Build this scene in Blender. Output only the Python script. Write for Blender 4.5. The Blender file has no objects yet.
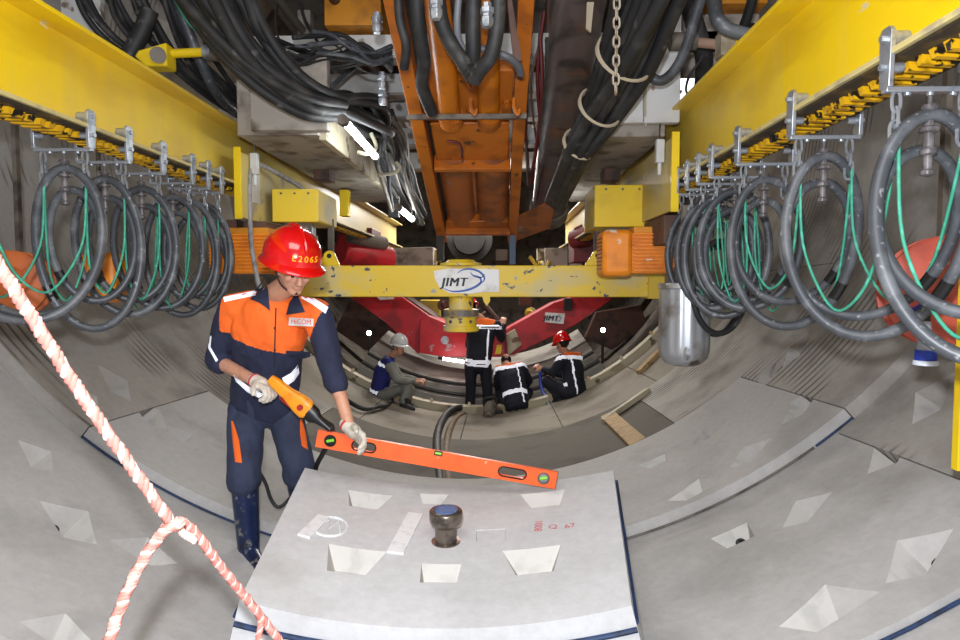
import bpy, bmesh, math, random
from math import sin, cos, pi, sqrt, radians, atan2
from mathutils import Vector, Matrix, noise
V = Vector
random.seed(7)
S = bpy.context.scene
COL = S.collection
F = 650.0
EYE = 1.55

# ------------------------------------------------------------ camera
cam_d = bpy.data.cameras.new('camera')
cam = bpy.data.objects.new('camera', cam_d)
COL.objects.link(cam)
cam_d.sensor_width = 36
cam_d.lens = F/960*36
cam_d.clip_start = 0.05
cam.location = (0, 0, EYE)
PH = math.atan(36/650); PS = math.atan(18/650*cos(math.atan(36/650)))
cam.rotation_euler = (pi/2-PH, 0, PS)
S.camera = cam
RM = cam.rotation_euler.to_matrix()

def ray(px, py):
    return RM @ V((px-480, 320-py, -F))

def P(px, py, d):                       # the point of the place that lies d metres down the tunnel along that line of sight
    r = ray(px, py)
    t = d/r.y
    return V((0, 0, EYE)) + r*t

# ------------------------------------------------------------ materials
MATS = {}
def lin(c):
    return tuple(((x/12.92) if x <= 0.04045 else ((x+0.055)/1.055)**2.4) for x in c)

def M(name, c, c2=None, scale=6, rough=.6, metal=0, bump=0, chip=None, chip2=None, emit=None, stretch=(1, 1, 1), coat=0, spec=.5, alpha=1, bscale=30, detail=6, cw=.03):
    """c, c2 sRGB 0..1; chip=(colour, scale, threshold)"""
    if name in MATS: return MATS[name]
    m = bpy.data.materials.new(name); m.use_nodes = True
    N = m.node_tree.nodes; L = m.node_tree.links
    b = N['Principled BSDF']
    b.inputs['Roughness'].default_value = rough
    b.inputs['Metallic'].default_value = metal
    b.inputs['Specular IOR Level'].default_value = spec
    b.inputs['Coat Weight'].default_value = coat
    b.inputs['Alpha'].default_value = alpha
    c = lin(c)+(1,)
    b.inputs['Base Color'].default_value = c
    tc = N.new('ShaderNodeTexCoord'); mp = N.new('ShaderNodeMapping')
    mp.inputs['Scale'].default_value = stretch
    L.new(tc.outputs['Object'], mp.inputs['Vector'])
    out = None
    def mixc(a_sock, a_val, b_val, fac):
        mx = N.new('ShaderNodeMix'); mx.data_type = 'RGBA'
        L.new(fac, mx.inputs['Factor'])
        if a_sock is not None: L.new(a_sock, mx.inputs[6])
        else: mx.inputs[6].default_value = a_val
        mx.inputs[7].default_value = b_val
        return mx.outputs[2]
    if c2 is not None:
        n = N.new('ShaderNodeTexNoise'); n.inputs['Scale'].default_value = scale; n.inputs['Detail'].default_value = detail
        L.new(mp.outputs[0], n.inputs['Vector'])
        r = N.new('ShaderNodeMapRange'); r.inputs[1].default_value = .5; r.inputs[2].default_value = .65
        L.new(n.outputs['Fac'], r.inputs[0])
        out = mixc(None, c, lin(c2)+(1,), r.outputs[0])
    for ch in (chip, chip2):
        if ch:
            n = N.new('ShaderNodeTexNoise'); n.inputs['Scale'].default_value = ch[1]; n.inputs['Detail'].default_value = 5
            n.noise_dimensions = '4D'; n.inputs['W'].default_value = ch[2]*31
            L.new(mp.outputs[0], n.inputs['Vector'])
            r = N.new('ShaderNodeMapRange'); r.inputs[1].default_value = ch[2]; r.inputs[2].default_value = ch[2]+cw
            L.new(n.outputs['Fac'], r.inputs[0])
            out = mixc(out, c, lin(ch[0])+(1,), r.outputs[0])
    if out is not None: L.new(out, b.inputs['Base Color'])
    if bump:
        n = N.new('ShaderNodeTexNoise'); n.inputs['Scale'].default_value = bscale; n.inputs['Detail'].default_value = 8
        L.new(mp.outputs[0], n.inputs['Vector'])
        bp = N.new('ShaderNodeBump'); bp.inputs['Strength'].default_value = bump; bp.inputs['Distance'].default_value = .01
        L.new(n.outputs['Fac'], bp.inputs['Height']); L.new(bp.outputs[0], b.inputs['Normal'])
    if emit:
        b.inputs['Emission Color'].default_value = lin(emit[0])+(1,)
        b.inputs['Emission Strength'].default_value = emit[1]
    MATS[name] = m
    return m

def concrete(name, c, c2, dark, streak=0.0, stain=.62):
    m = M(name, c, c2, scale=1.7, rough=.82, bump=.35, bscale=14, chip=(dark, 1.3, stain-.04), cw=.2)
    N = m.node_tree.nodes; L = m.node_tree.links
    b = N['Principled BSDF']
    src = b.inputs['Base Color'].links[0].from_socket
    tc = N.new('ShaderNodeTexCoord')
    if streak:
        w = N.new('ShaderNodeTexWave'); w.bands_direction = 'Y'; w.inputs['Scale'].default_value = 4.5; w.inputs['Distortion'].default_value = .6
        w.inputs['Detail'].default_value = 2
        L.new(tc.outputs['Object'], w.inputs['Vector'])
        n = N.new('ShaderNodeTexNoise'); n.inputs['Scale'].default_value = 1.6
        mp = N.new('ShaderNodeMapping'); mp.inputs['Location'].default_value = (3, 1, 5); L.new(tc.outputs['Object'], mp.inputs[0]); L.new(mp.outputs[0], n.inputs['Vector'])
        r1 = N.new('ShaderNodeMapRange'); r1.inputs[1].default_value = .52; r1.inputs[2].default_value = .62; L.new(n.outputs['Fac'], r1.inputs[0])
        r2 = N.new('ShaderNodeMapRange'); r2.inputs[1].default_value = .62; r2.inputs[2].default_value = .9; L.new(w.outputs['Fac'], r2.inputs[0])
        mu = N.new('ShaderNodeMath'); mu.operation = 'MULTIPLY'; L.new(r1.outputs[0], mu.inputs[0]); L.new(r2.outputs[0], mu.inputs[1])
        mu2 = N.new('ShaderNodeMath'); mu2.operation = 'MULTIPLY'; mu2.inputs[1].default_value = streak; L.new(mu.outputs[0], mu2.inputs[0])
        mx = N.new('ShaderNodeMix'); mx.data_type = 'RGBA'; L.new(mu2.outputs[0], mx.inputs['Factor']); L.new(src, mx.inputs[6]); mx.inputs[7].default_value = lin(dark)+(1,)
        src = mx.outputs[2]
    # fine mottling and light scratches
    n = N.new('ShaderNodeTexNoise'); n.inputs['Scale'].default_value = 22; n.inputs['Detail'].default_value = 8; n.inputs['Roughness'].default_value = .7
    L.new(tc.outputs['Object'], n.inputs['Vector'])
    r = N.new('ShaderNodeMapRange'); r.inputs[3].default_value = .78; r.inputs[4].default_value = 1.2; L.new(n.outputs['Fac'], r.inputs[0])
    mx = N.new('ShaderNodeMix'); mx.data_type = 'RGBA'; mx.blend_type = 'MULTIPLY'; mx.inputs['Factor'].default_value = 1
    L.new(src, mx.inputs[6]); L.new(r.outputs[0], mx.inputs[7])
    L.new(mx.outputs[2], b.inputs['Base Color'])
    return m

CONC = concrete('concrete', (.71, .70, .685), (.645, .635, .62), (.52, .50, .475))
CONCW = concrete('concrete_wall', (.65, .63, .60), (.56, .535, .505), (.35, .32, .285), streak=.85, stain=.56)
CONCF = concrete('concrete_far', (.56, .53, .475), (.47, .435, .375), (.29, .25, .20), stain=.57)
CONCWET = concrete('concrete_wet', (.36, .335, .29), (.27, .245, .20), (.52, .49, .43), stain=.60)
CONCK = concrete('concrete_new', (.77, .77, .77), (.73, .73, .725), (.65, .64, .615), stain=.66)
PALE = M('pocket_lit_tone', (.77, .76, .735), (.71, .70, .68), 12, rough=.8)  # paler tone paints the lit look of the pocket walls
GASK = M('gasket_rubber_blue', (.10, .19, .33), (.06, .10, .18), 30, rough=.6)
BLUE = M('blue_plastic', (.12, .22, .62), rough=.4)
YEL = M('beam_yellow', (.88, .75, .05), (.82, .68, .05), 3, rough=.45, chip=((.80, .76, .60), 7, .67), stretch=(1, .5, 1.6))
def dusty(m, y0, y1, col, amt):
    # dust that has settled more and more towards the working face
    N = m.node_tree.nodes; L = m.node_tree.links; b = N['Principled BSDF']; src = b.inputs['Base Color'].links[0].from_socket
    tc = N.new('ShaderNodeTexCoord'); sp = N.new('ShaderNodeSeparateXYZ'); L.new(tc.outputs['Object'], sp.inputs[0])
    n = N.new('ShaderNodeTexNoise'); n.inputs['Scale'].default_value = 3; mp = N.new('ShaderNodeMapping'); mp.inputs['Scale'].default_value = (1, 3, .4)
    L.new(tc.outputs['Object'], mp.inputs[0]); L.new(mp.outputs[0], n.inputs['Vector'])
    ad = N.new('ShaderNodeMath'); ad.operation = 'MULTIPLY_ADD'; ad.inputs[1].default_value = 2.2; L.new(n.outputs['Fac'], ad.inputs[0]); L.new(sp.outputs['Y'], ad.inputs[2])
    r = N.new('ShaderNodeMapRange'); r.inputs[1].default_value = y0+1.1; r.inputs[2].default_value = y1+1.1; r.inputs[4].default_value = amt; L.new(ad.outputs[0], r.inputs[0])
    mx = N.new('ShaderNodeMix'); mx.data_type = 'RGBA'; L.new(r.outputs[0], mx.inputs['Factor']); L.new(src, mx.inputs[6]); mx.inputs[7].default_value = lin(col)+(1,)
    L.new(mx.outputs[2], b.inputs['Base Color']); return m
YELB = dusty(M('beam_yellow_dusty', (.90, .76, .04), (.84, .69, .04), 3, rough=.45, chip=((.80, .76, .60), 7, .67), stretch=(1, .5, 1.6)), 1.9, 6.2, (.70, .65, .50), .8)
YELD = M('dusty_yellow', (.80, .68, .20), (.66, .60, .36), 3.5, rough=.6, chip=((.74, .70, .58), 5, .56))
YELC = M('chipped_yellow', (.86, .73, .16), (.78, .71, .46), 2.6, rough=.5, chip=((.22, .25, .33), 12, .625), chip2=((.58, .59, .60), 7, .645), stretch=(1, 1, 1.5))
YELH = M('worn_black_and_yellow', (.80, .60, .05), (.10, .08, .05), 14, rough=.6, stretch=(1, 1, 3))
AMB = M('amber_paint', (.80, .52, .08), (.66, .42, .10), 5, rough=.5)
ORG = M('orange_paint', (.68, .37, .06), (.54, .28, .05), 6, rough=.45, chip=((.30, .17, .09), 9, .62), bump=.1)
ORGR = M('orange_rusted', (.60, .34, .16), (.44, .26, .15), 4, rough=.6, chip=((.50, .47, .45), 3.5, .64), stretch=(1, 1, 2.5))
ORGM = M('motor_orange', (.90, .53, .10), (.82, .46, .09), 9, rough=.45, chip=((.86, .78, .68), 8, .65))
RED = M('red_paint', (.72, .09, .13), (.56, .07, .10), 4, rough=.45, chip=((.62, .50, .50), 8, .66))
DRED = M('dark_red_paint', (.36, .07, .08), (.22, .06, .06), 4, rough=.55)
REEL = M('reel_red', (.72, .30, .21), (.62, .24, .17), 8, rough=.55, chip=((.80, .68, .62), 16, .66))
STEEL = M('galvanised', (.66, .68, .70), (.52, .54, .56), 25, rough=.38, metal=.75)
STEELD = M('dirty_steel', (.42, .39, .35), (.28, .25, .22), 8, rough=.6, metal=.3)
BRSTL = M('brown_steel', (.36, .25, .20), (.24, .18, .15), 6, rough=.7)
DARK = M('dark_machinery', (.14, .13, .12), (.08, .075, .07), 6, rough=.7)
DARK2 = M('dusty_dark', (.38, .35, .31), (.24, .22, .20), 5, rough=.8)
WHITE = M('dirty_white_paint', (.78, .78, .77), (.68, .67, .64), 3, rough=.6, chip=((.48, .42, .36), 4, .63))
CREAM = M('cream_steel', (.70, .66, .56), (.56, .50, .40), 5, rough=.6, chip=((.40, .33, .25), 5, .6))
BEAMG = M('grey_beam', (.60, .57, .53), (.47, .44, .40), 4, rough=.65, chip=((.36, .31, .27), 5, .53), cw=.12)
PIPE = M('dirty_pipe', (.33, .28, .26), (.20, .17, .155), 5, rough=.42, chip=((.40, .28, .21), 4, .56), cw=.1, stretch=(.6, 1, 3.5), bump=.4, bscale=12)
RUBB = M('hose_rubber', (.24, .25, .265), (.37, .38, .39), 7, rough=.42, chip=((.56, .56, .56), 45, .61), cw=.12)
RUBD = M('hose_black', (.11, .11, .11), (.20, .195, .19), 7, rough=.62, chip=((.38, .37, .35), 14, .62), cw=.12)
TAPE = M('black_tape', (.03, .03, .03), rough=.4)
GREEN = M('green_rope', (.22, .56, .45), (.30, .66, .55), 30, rough=.6)
CHAINM = M('pale_chain', (.62, .58, .52), (.48, .40, .33), 20, rough=.5, metal=.4)
TAN = M('cream_rope', (.66, .61, .52), rough=.8)
CLEAR = M('grey_plastic_saddle', (.33, .31, .31), (.46, .44, .44), 30, rough=.3, alpha=.8)
LAMP = M('lit_tube', (1, 1, 1), emit=((.95, .98, 1), 28))
LAMPP = M('lit_tube_pink', (1, 1, 1), emit=((1, .88, .9), 30))
SPOT = M('lit_bulb', (1, 1, 1), emit=((.95, .97, 1), 22))
WOOD = M('formwork_wood', (.72, .60, .42), (.55, .43, .28), 9, rough=.75, stretch=(1, 4, 1))
HELR = M('helmet_red', (.80, .02, .03), (.74, .015, .025), 5, rough=.18, coat=.6, chip=((.88, .55, .52), 22, .70))
HELW = M('helmet_white', (.80, .80, .80), rough=.25, coat=.4)
SKIN = M('skin', (.78, .57, .46), (.72, .51, .41), 20, rough=.5)
HAIR = M('hair', (.05, .045, .04), rough=.7)
NAVY = M('navy_cloth', (.13, .15, .245), (.10, .12, .20), 9, rough=.85, bump=.3, bscale=60)
NAVYT = M('navy_trouser_cloth', (.185, .215, .305), (.145, .17, .25), 7, rough=.85, bump=.3, bscale=60)
NAVYD = M('dark_navy_cloth', (.10, .11, .16), (.07, .08, .12), 9, rough=.85)
ORCL = M('orange_cloth', (.95, .42, .12), (.90, .38, .10), 6, rough=.8, bump=.2, bscale=60)
REFL = M('reflective_tape', (.97, .97, 1.0), rough=.35, emit=((.93, .95, 1), .35))  # white tape; its returned light is put in as a faint glow
BOOT = M('boot_rubber', (.10, .15, .28), (.06, .09, .18), 10, rough=.3, chip=((.50, .48, .44), 30, .57), cw=.15)
GLOVE = M('cotton_glove', (.80, .77, .71), (.70, .66, .60), 25, rough=.9)
GCUFF = M('glove_cuff_red', (.72, .22, .22), rough=.8)
BLUV = M('blue_vest', (.10, .13, .45), (.08, .10, .36), 8, rough=.7)
GREYC = M('grey_cloth', (.50, .50, .47), (.42, .42, .40), 8, rough=.85)
LEVEL = M('level_orange', (1.0, .40, .18), (.96, .37, .17), 14, rough=.35, chip=((.98, .72, .62), 25, .70))
BLACKP = M('black_plastic', (.07, .07, .075), rough=.4)
VIAL = M('vial_green', (.55, .85, .25), rough=.1)
REMO = M('remote_orange', (.93, .58, .08), (.85, .50, .07), 14, rough=.4)
REDP = M('red_plastic', (.62, .10, .08), rough=.4)
REDL = M('faded_red_stencil', (.78, .42, .44), rough=.9)
YTXT = M('yellow_lettering', (1.0, .72, .08), rough=.4)
WPLT = M('logo_plate_white', (.86, .86, .85), (.76, .75, .72), 9, rough=.45)
LBLU = M('logo_blue', (.20, .36, .66), rough=.5)
LBLK = M('logo_black', (.12, .13, .16), rough=.5)
ROPE = M('red_white_rope', (.80, .44, .40), (.87, .74, .70), 20, rough=.8)
TIN = M('bucket_silver', (.66, .67, .68), (.50, .48, .45), 6, rough=.35, metal=.6, chip=((.35, .30, .25), 5, .62))

# ------------------------------------------------------------ mesh building
class MB:
    def __init__(s): s.v = []; s.f = []; s.m = []; s.mi = 0
    def add(s, vs, fs, mi=None):
        o = len(s.v); s.v += [tuple(x) for x in vs]
        for f in fs: s.f.append(tuple(i+o for i in f)); s.m.append(s.mi if mi is None else mi)
        return s
    def hexa(s, p, mi=None):            # p: 4 bottom ccw, 4 top ccw
        return s.add(p, [(3, 2, 1, 0), (4, 5, 6, 7), (0, 1, 5, 4), (1, 2, 6, 5), (2, 3, 7, 6), (3, 0, 4, 7)], mi)
    def box(s, lo, hi, mi=None, mat=None):
        x0, y0, z0 = lo; x1, y1, z1 = hi
        p = [V(q) for q in ((x0, y0, z0), (x1, y0, z0), (x1, y1, z0), (x0, y1, z0), (x0, y0, z1), (x1, y0, z1), (x1, y1, z1), (x0, y1, z1))]
        if mat is not None: p = [mat @ q for q in p]
        return s.hexa(p, mi)
    def tube(s, pts, r, n=10, closed=False, mi=None, caps=True):
        pts = [V(p) for p in pts]; k = len(pts)
        rr = r if isinstance(r, (list, tuple)) else [r]*k
        vs = []; up = None
        for i, p in enumerate(pts):
            if closed: t = pts[(i+1) % k]-pts[i-1]
            else: t = pts[min(i+1, k-1)]-pts[max(i-1, 0)]
            if t.length < 1e-9: t = V((0, 0, 1))
            t.normalize()
            if up is None:
                up = V((0, 0, 1)) if abs(t.z) < .9 else V((1, 0, 0))
            up = (up-t*up.dot(t))
            if up.length < 1e-6: up = t.orthogonal()
            up.normalize(); sd = t.cross(up)
            for j in range(n):
                a = 2*pi*j/n
                vs.append(p+(up*cos(a)+sd*sin(a))*rr[i])
        fs = []
        for i in range(k if closed else k-1):
            a = i*n; b = ((i+1) % k)*n
            for j in range(n): fs.append((a+j, a+(j+1) % n, b+(j+1) % n, b+j))
        if not closed and caps:
            fs.append(tuple(range(n-1, -1, -1))); fs.append(tuple((k-1)*n+j for j in range(n)))
        return s.add(vs, fs, mi)
    def cyl(s, a, b, r, r2=None, n=20, mi=None):
        return s.tube([a, b], [r, r if r2 is None else r2], n, mi=mi)
    def lathe(s, base, axis, prof, n=24, mi=None):    # prof: (distance along axis, radius)
        axis = V(axis).normalized(); base = V(base)
        u = axis.orthogonal().normalized(); w = axis.cross(u)
        vs = []
        for (h, r) in prof:
            for j in range(n):
                a = 2*pi*j/n; vs.append(base+axis*h+(u*cos(a)+w*sin(a))*max(r, 1e-4))
        fs = []
        for i in range(len(prof)-1):
            for j in range(n): fs.append((i*n+j, i*n+(j+1) % n, (i+1)*n+(j+1) % n, (i+1)*n+j))
        fs.append(tuple(range(n-1, -1, -1))); fs.append(tuple((len(prof)-1)*n+j for j in range(n)))
        return s.add(vs, fs, mi)
    def prism(s, poly, off, mi=None):    # poly: 3d points, off: vector
        poly = [V(p) for p in poly]; off = V(off); n = len(poly)
        vs = poly+[p+off for p in poly]
        fs = [tuple(range(n-1, -1, -1)), tuple(range(n, 2*n))]+[(i, (i+1) % n, (i+1) % n+n, i+n) for i in range(n)]
        return s.add(vs, fs, mi)
    def ell(s, c, r, mat=None, nu=16, nv=10, mi=None):
        c = V(c); vs = []; fs = []
        for i in range(1, nv):
            t = pi*i/nv
            for j in range(nu):
                a = 2*pi*j/nu; q = V((r[0]*sin(t)*cos(a), r[1]*sin(t)*sin(a), r[2]*cos(t)))
                if mat is not None: q = mat @ q
                vs.append(c+q)
        top = V((0, 0, r[2])); bot = V((0, 0, -r[2]))
        if mat is not None: top = mat @ top; bot = mat @ bot
        vs += [c+top, c+bot]; T = len(vs)-2; B = len(vs)-1
        for i in range(nv-2):
            for j in range(nu): fs.append((i*nu+j, (i+1)*nu+j, (i+1)*nu+(j+1) % nu, i*nu+(j+1) % nu))
        for j in range(nu):
            fs.append((T, j, (j+1) % nu)); fs.append((B, (nv-2)*nu+(j+1) % nu, (nv-2)*nu+j))
        return s.add(vs, fs, mi)
    def cap(s, a, b, r1, r2, n=14, mi=None):   # capsule with rounded ends
        a = V(a); b = V(b); ax = b-a; L = ax.length
        if L < 1e-6: return s.ell(a, (r1, r1, r1), mi=mi)
        prof = [(-r1*cos(t), r1*sin(t)) for t in (0, .35, .75, 1.15, pi/2)]
        prof += [(L+r2*sin(t), r2*cos(t)) for t in (0, .4, .8, 1.2, pi/2)]
        return s.lathe(a, ax, prof, n, mi)
    def loft(s, secs, n=28, mi=None, pw=1.0):   # secs: (centre, U vec*halfwidth, W vec*halfdepth)
        vs = []
        for (c, u, w) in secs:
            for j in range(n):
                a = 2*pi*j/n
                ca, sa = cos(a), sin(a)
                ca = math.copysign(abs(ca)**pw, ca); sa = math.copysign(abs(sa)**pw, sa)
                vs.append(V(c)+V(u)*ca+V(w)*sa)
        fs = []
        for i in range(len(secs)-1):
            for j in range(n): fs.append((i*n+j, i*n+(j+1) % n, (i+1)*n+(j+1) % n, (i+1)*n+j))
        fs.append(tuple(range(n-1, -1, -1))); fs.append(tuple((len(secs)-1)*n+j for j in range(n)))
        return s.add(vs, fs, mi)
    def mesh(s, name, mats, angle=35, fix=True):
        me = bpy.data.meshes.new(name); me.from_pydata(s.v, [], s.f)
        for m in mats: me.materials.append(m)
        me.polygons.foreach_set('material_index', s.m)
        if fix:
            bm = bmesh.new(); bm.from_mesh(me); bmesh.ops.recalc_face_normals(bm, faces=bm.faces); bm.to_mesh(me); bm.free()
        finish(me, angle)
        return me

def finish(me, angle=35):
    me.polygons.foreach_set('use_smooth', [True]*len(me.polygons))
    me.set_sharp_from_angle(angle=radians(angle))
    me.update()

def link(name, data, parent=None, loc=None):
    o = bpy.data.objects.new(name, data); COL.objects.link(o)
    if loc is not None: o.location = loc
    if parent is not None: o.parent = parent
    return o

def tag(o, label=None, cat=None, group=None, kind=None):
    if label: o['label'] = label
    if cat: o['category'] = cat
    if group: o['group'] = group
    if kind: o['kind'] = kind
    return o

def obj(name, mb, mat, parent=None, bevel=0, label=None, cat=None, group=None, kind=None, angle=35, origin=None):
    mats = mat if isinstance(mat, (list, tuple)) else [mat]
    if origin is not None:
        ov = V(origin); mb.v = [tuple(V(q)-ov) for q in mb.v]
    me = mb.mesh(name, mats, angle)
    o = link(name, me, parent, origin)
    if bevel:
        b = o.modifiers.new('bevel', 'BEVEL'); b.width = bevel; b.segments = 2; b.limit_method = 'ANGLE'; b.angle_limit = radians(40)
    return tag(o, label, cat, group, kind)

def empty(name, loc, label=None, cat=None, group=None, kind=None, rot=None):
    o = bpy.data.objects.new(name, None); COL.objects.link(o); o.location = loc; o.empty_display_size = .1
    if rot is not None: o.rotation_euler = rot
    return tag(o, label, cat, group, kind)

class Th:
    """a thing: an empty at `loc`; parts are given in world coordinates"""
    def __init__(s, name, loc, label, cat, group=None, kind=None):
        s.e = empty(name, loc, label, cat, group, kind); s.loc = V(loc)
    def part(s, name, mb, mat, bevel=0, parent=None, label=None, angle=35, kind=None):
        mb.v = [tuple(V(q)-s.loc) for q in mb.v]
        return obj(name, mb, mat, parent or s.e, bevel, label, angle=angle, kind=kind)

def copy_tree(o, parent=None):
    c = o.copy(); COL.objects.link(c); c.parent = parent
    for ch in list(o.children): copy_tree(ch, c)
    return c

def cr(pts, n=8, closed=False):          # Catmull-Rom
    pts = [V(p) for p in pts]; k = len(pts); out = []
    g = (lambda i: pts[i % k]) if closed else (lambda i: pts[max(0, min(k-1, i))])
    for i in range(k if closed else k-1):
        a, b, c, d = g(i-1), g(i), g(i+1), g(i+2)
        for j in range(n):
            t = j/n
            out.append(.5*((2*b)+(c-a)*t+(2*a-5*b+4*c-d)*t*t+(3*b-a-3*c+d)*t**3))
    if not closed: out.append(pts[-1])
    return out

def hose(name, pts, r, mat, label=None, cat='hose', group=None, n=10, parent=None, sm=8, origin=None):
    mb = MB(); mb.tube(cr(pts, sm), r, n)
    return obj(name, mb, mat, parent, 0, label, cat if parent is None else None, group, angle=80, origin=origin)

def text_mb(txt, size, depth, M4, shear=0, space=1, bold=0):
    cu = bpy.data.curves.new('lettering', 'FONT'); cu.body = txt; cu.size = size; cu.extrude = depth/2
    cu.align_x = 'CENTER'; cu.align_y = 'CENTER'; cu.shear = shear; cu.space_character = space; cu.resolution_u = 3
    o = bpy.data.objects.new('lettering', cu); COL.objects.link(o)
    dg = bpy.context.evaluated_depsgraph_get()
    me = bpy.data.meshes.new_from_object(o.evaluated_get(dg))
    mb = MB()
    for k in ((0,) if not bold else (-bold, 0, bold)): mb.add([M4 @ (v.co+V((k, 0, abs(k)*.02))) for v in me.vertices], [tuple(p.vertices) for p in me.polygons])
    bpy.data.objects.remove(o); bpy.data.curves.remove(cu); bpy.data.meshes.remove(me)
    return mb

def frame(o, x, y, z=None):              # 4x4 from origin and axes
    x = V(x).normalized(); y = V(y).normalized(); z = x.cross(y).normalized() if z is None else V(z).normalized()
    m = Matrix((x, y, z)).transposed().to_4x4(); m.translation = V(o)
    return m

def remesh(mb, voxel, smooth=6, disp=None, fac=.5):
    me = bpy.data.meshes.new('tmp'); me.from_pydata(mb.v, [], mb.f)
    bm = bmesh.new(); bm.from_mesh(me); bmesh.ops.recalc_face_normals(bm, faces=bm.faces); bm.to_mesh(me); bm.free()
    o = bpy.data.objects.new('tmp', me); COL.objects.link(o)
    r = o.modifiers.new('r', 'REMESH'); r.mode = 'VOXEL'; r.voxel_size = voxel; r.use_smooth_shade = True
    if smooth:
        s = o.modifiers.new('s', 'SMOOTH'); s.iterations = smooth; s.factor = fac
    dg = bpy.context.evaluated_depsgraph_get()
    out = bpy.data.meshes.new_from_object(o.evaluated_get(dg))
    bpy.data.objects.remove(o); bpy.data.meshes.remove(me)
    if disp:
        nn = [v.normal.copy() for v in out.vertices]
        for v, n in zip(out.vertices, nn): v.co = v.co+n*disp(v.co)
    return out

def rm_obj(name, me, mats, parent, off, cls=None, label=None):
    """link a remeshed world-space mesh under parent at off"""
    for m in mats: me.materials.append(m)
    if cls:
        for p in me.polygons: p.material_index = cls(p.center, p.normal)
    me.transform(Matrix.Translation(-V(off)))
    me.name = name
    me.polygons.foreach_set('use_smooth', [True]*len(me.polygons)); me.update()
    return tag(link(name, me, parent), label)

def boolean_cut(me, cutters):
    o = bpy.data.objects.new('t', me); COL.objects.link(o)
    cm = bpy.data.meshes.new('c'); cm.from_pydata(cutters.v, [], cutters.f)
    bm = bmesh.new(); bm.from_mesh(cm); bmesh.ops.recalc_face_normals(bm, faces=bm.faces); bm.to_mesh(cm); bm.free()
    for mt in me.materials: cm.materials.append(mt)
    cm.polygons.foreach_set('material_index', cutters.m)
    c = bpy.data.objects.new('c', cm); COL.objects.link(c)
    b = o.modifiers.new('b', 'BOOLEAN'); b.operation = 'DIFFERENCE'; b.object = c; b.solver = 'EXACT'
    try: b.material_mode = 'TRANSFER'
    except Exception: pass
    dg = bpy.context.evaluated_depsgraph_get()
    out = bpy.data.meshes.new_from_object(o.evaluated_get(dg))
    bpy.data.objects.remove(o); bpy.data.objects.remove(c); bpy.data.meshes.remove(cm); bpy.data.meshes.remove(me)
    return out

# ------------------------------------------------------------ tunnel lining
XC = -.28; RT = 3.3
def zinv(y): return -.03*(y-3.5)
def zc(y): return zinv(y)+RT
def T(th, y, r):                          # th from straight down, positive to the right
    return V((XC+r*sin(th), y, zc(y)-r*cos(th)))
def hit(px, py, r):                       # where the line of sight meets the lining
    rd = ray(px, py); lo, hi = .3, 20
    f = lambda t: ((rd.x*t-XC)**2+(EYE+rd.z*t-zc(rd.y*t))**2)-r*r
    hi = 40/F; lo = .05/F; a = lo
    n = 4000; prev = f(lo)
    for i in range(1, n):
        t = lo+(hi-lo)*i/n; c = f(t)
        if c > 0 >= prev: break
        prev = c
    p = V((0, 0, EYE))+rd*t
    return atan2(p.x-XC, zc(p.y)-p.z), p.y

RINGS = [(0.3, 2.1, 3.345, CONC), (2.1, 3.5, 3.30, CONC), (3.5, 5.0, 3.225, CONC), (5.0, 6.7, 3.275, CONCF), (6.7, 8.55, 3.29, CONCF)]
# longitudinal joints (degrees from straight down) of each ring
JOINTS = [(-150, -95, -46, 14, 44, 92, 150), (-150, -88, -60, 5, 39.5, 88, 150), (-150, -92, -38, 41.5, 92, 150), (-150, -95, -60, -26, 31, 62, 97, 150), (-150, -92, -62, -40, -21, -2, 17, 36, 58, 92, 150)]
# bolt pockets seen in the photograph: px, py, width, height, kind (0: wide wall on the far side, 1: turned on its side)
POCK = [(735, 537, .20, .15, 0), (800, 511, .19, .15, 1), (908, 557, .21, .17, 1), (820, 607, .23, .17, 2),
        (655, 462, .20, .14, 0), (692, 489, .22, .15, 2), (745, 455, .20, .14, 1), (705, 434, .2, .14, 1),
        (884, 452, .22, .18, 1), (843, 424, .22, .16, 1), (796, 408, .22, .16, 1), (926, 402, .22, .16, 1), (765, 377, .22, .15, 1), (793, 352, .22, .15, 1),
        (78, 524, .22, .16, -1), (150, 551, .20, .15, -2), (66, 630, .24, .16, -2), (43, 459, .24, .17, -1), (100, 440, .22, .16, -1), (88, 404, .22, .16, -1),
        (155, 417, .22, .16, -1), (168, 476, .22, .15, -1), (216, 504, .20, .14, -2), (120, 386, .22, .16, -1), (190, 440, .2, .14, -1),
        (30, 395, .2, .15, -1)]
BY = {}
for (px, py, w, h, k) in POCK:
    for i, (y0, y1, r, m) in enumerate(RINGS):
        th, y = hit(px, py, r)
        if y0+.08 < y < y1-.08: BY.setdefault(i, []).append((th, y, w, h, k)); break

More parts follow.
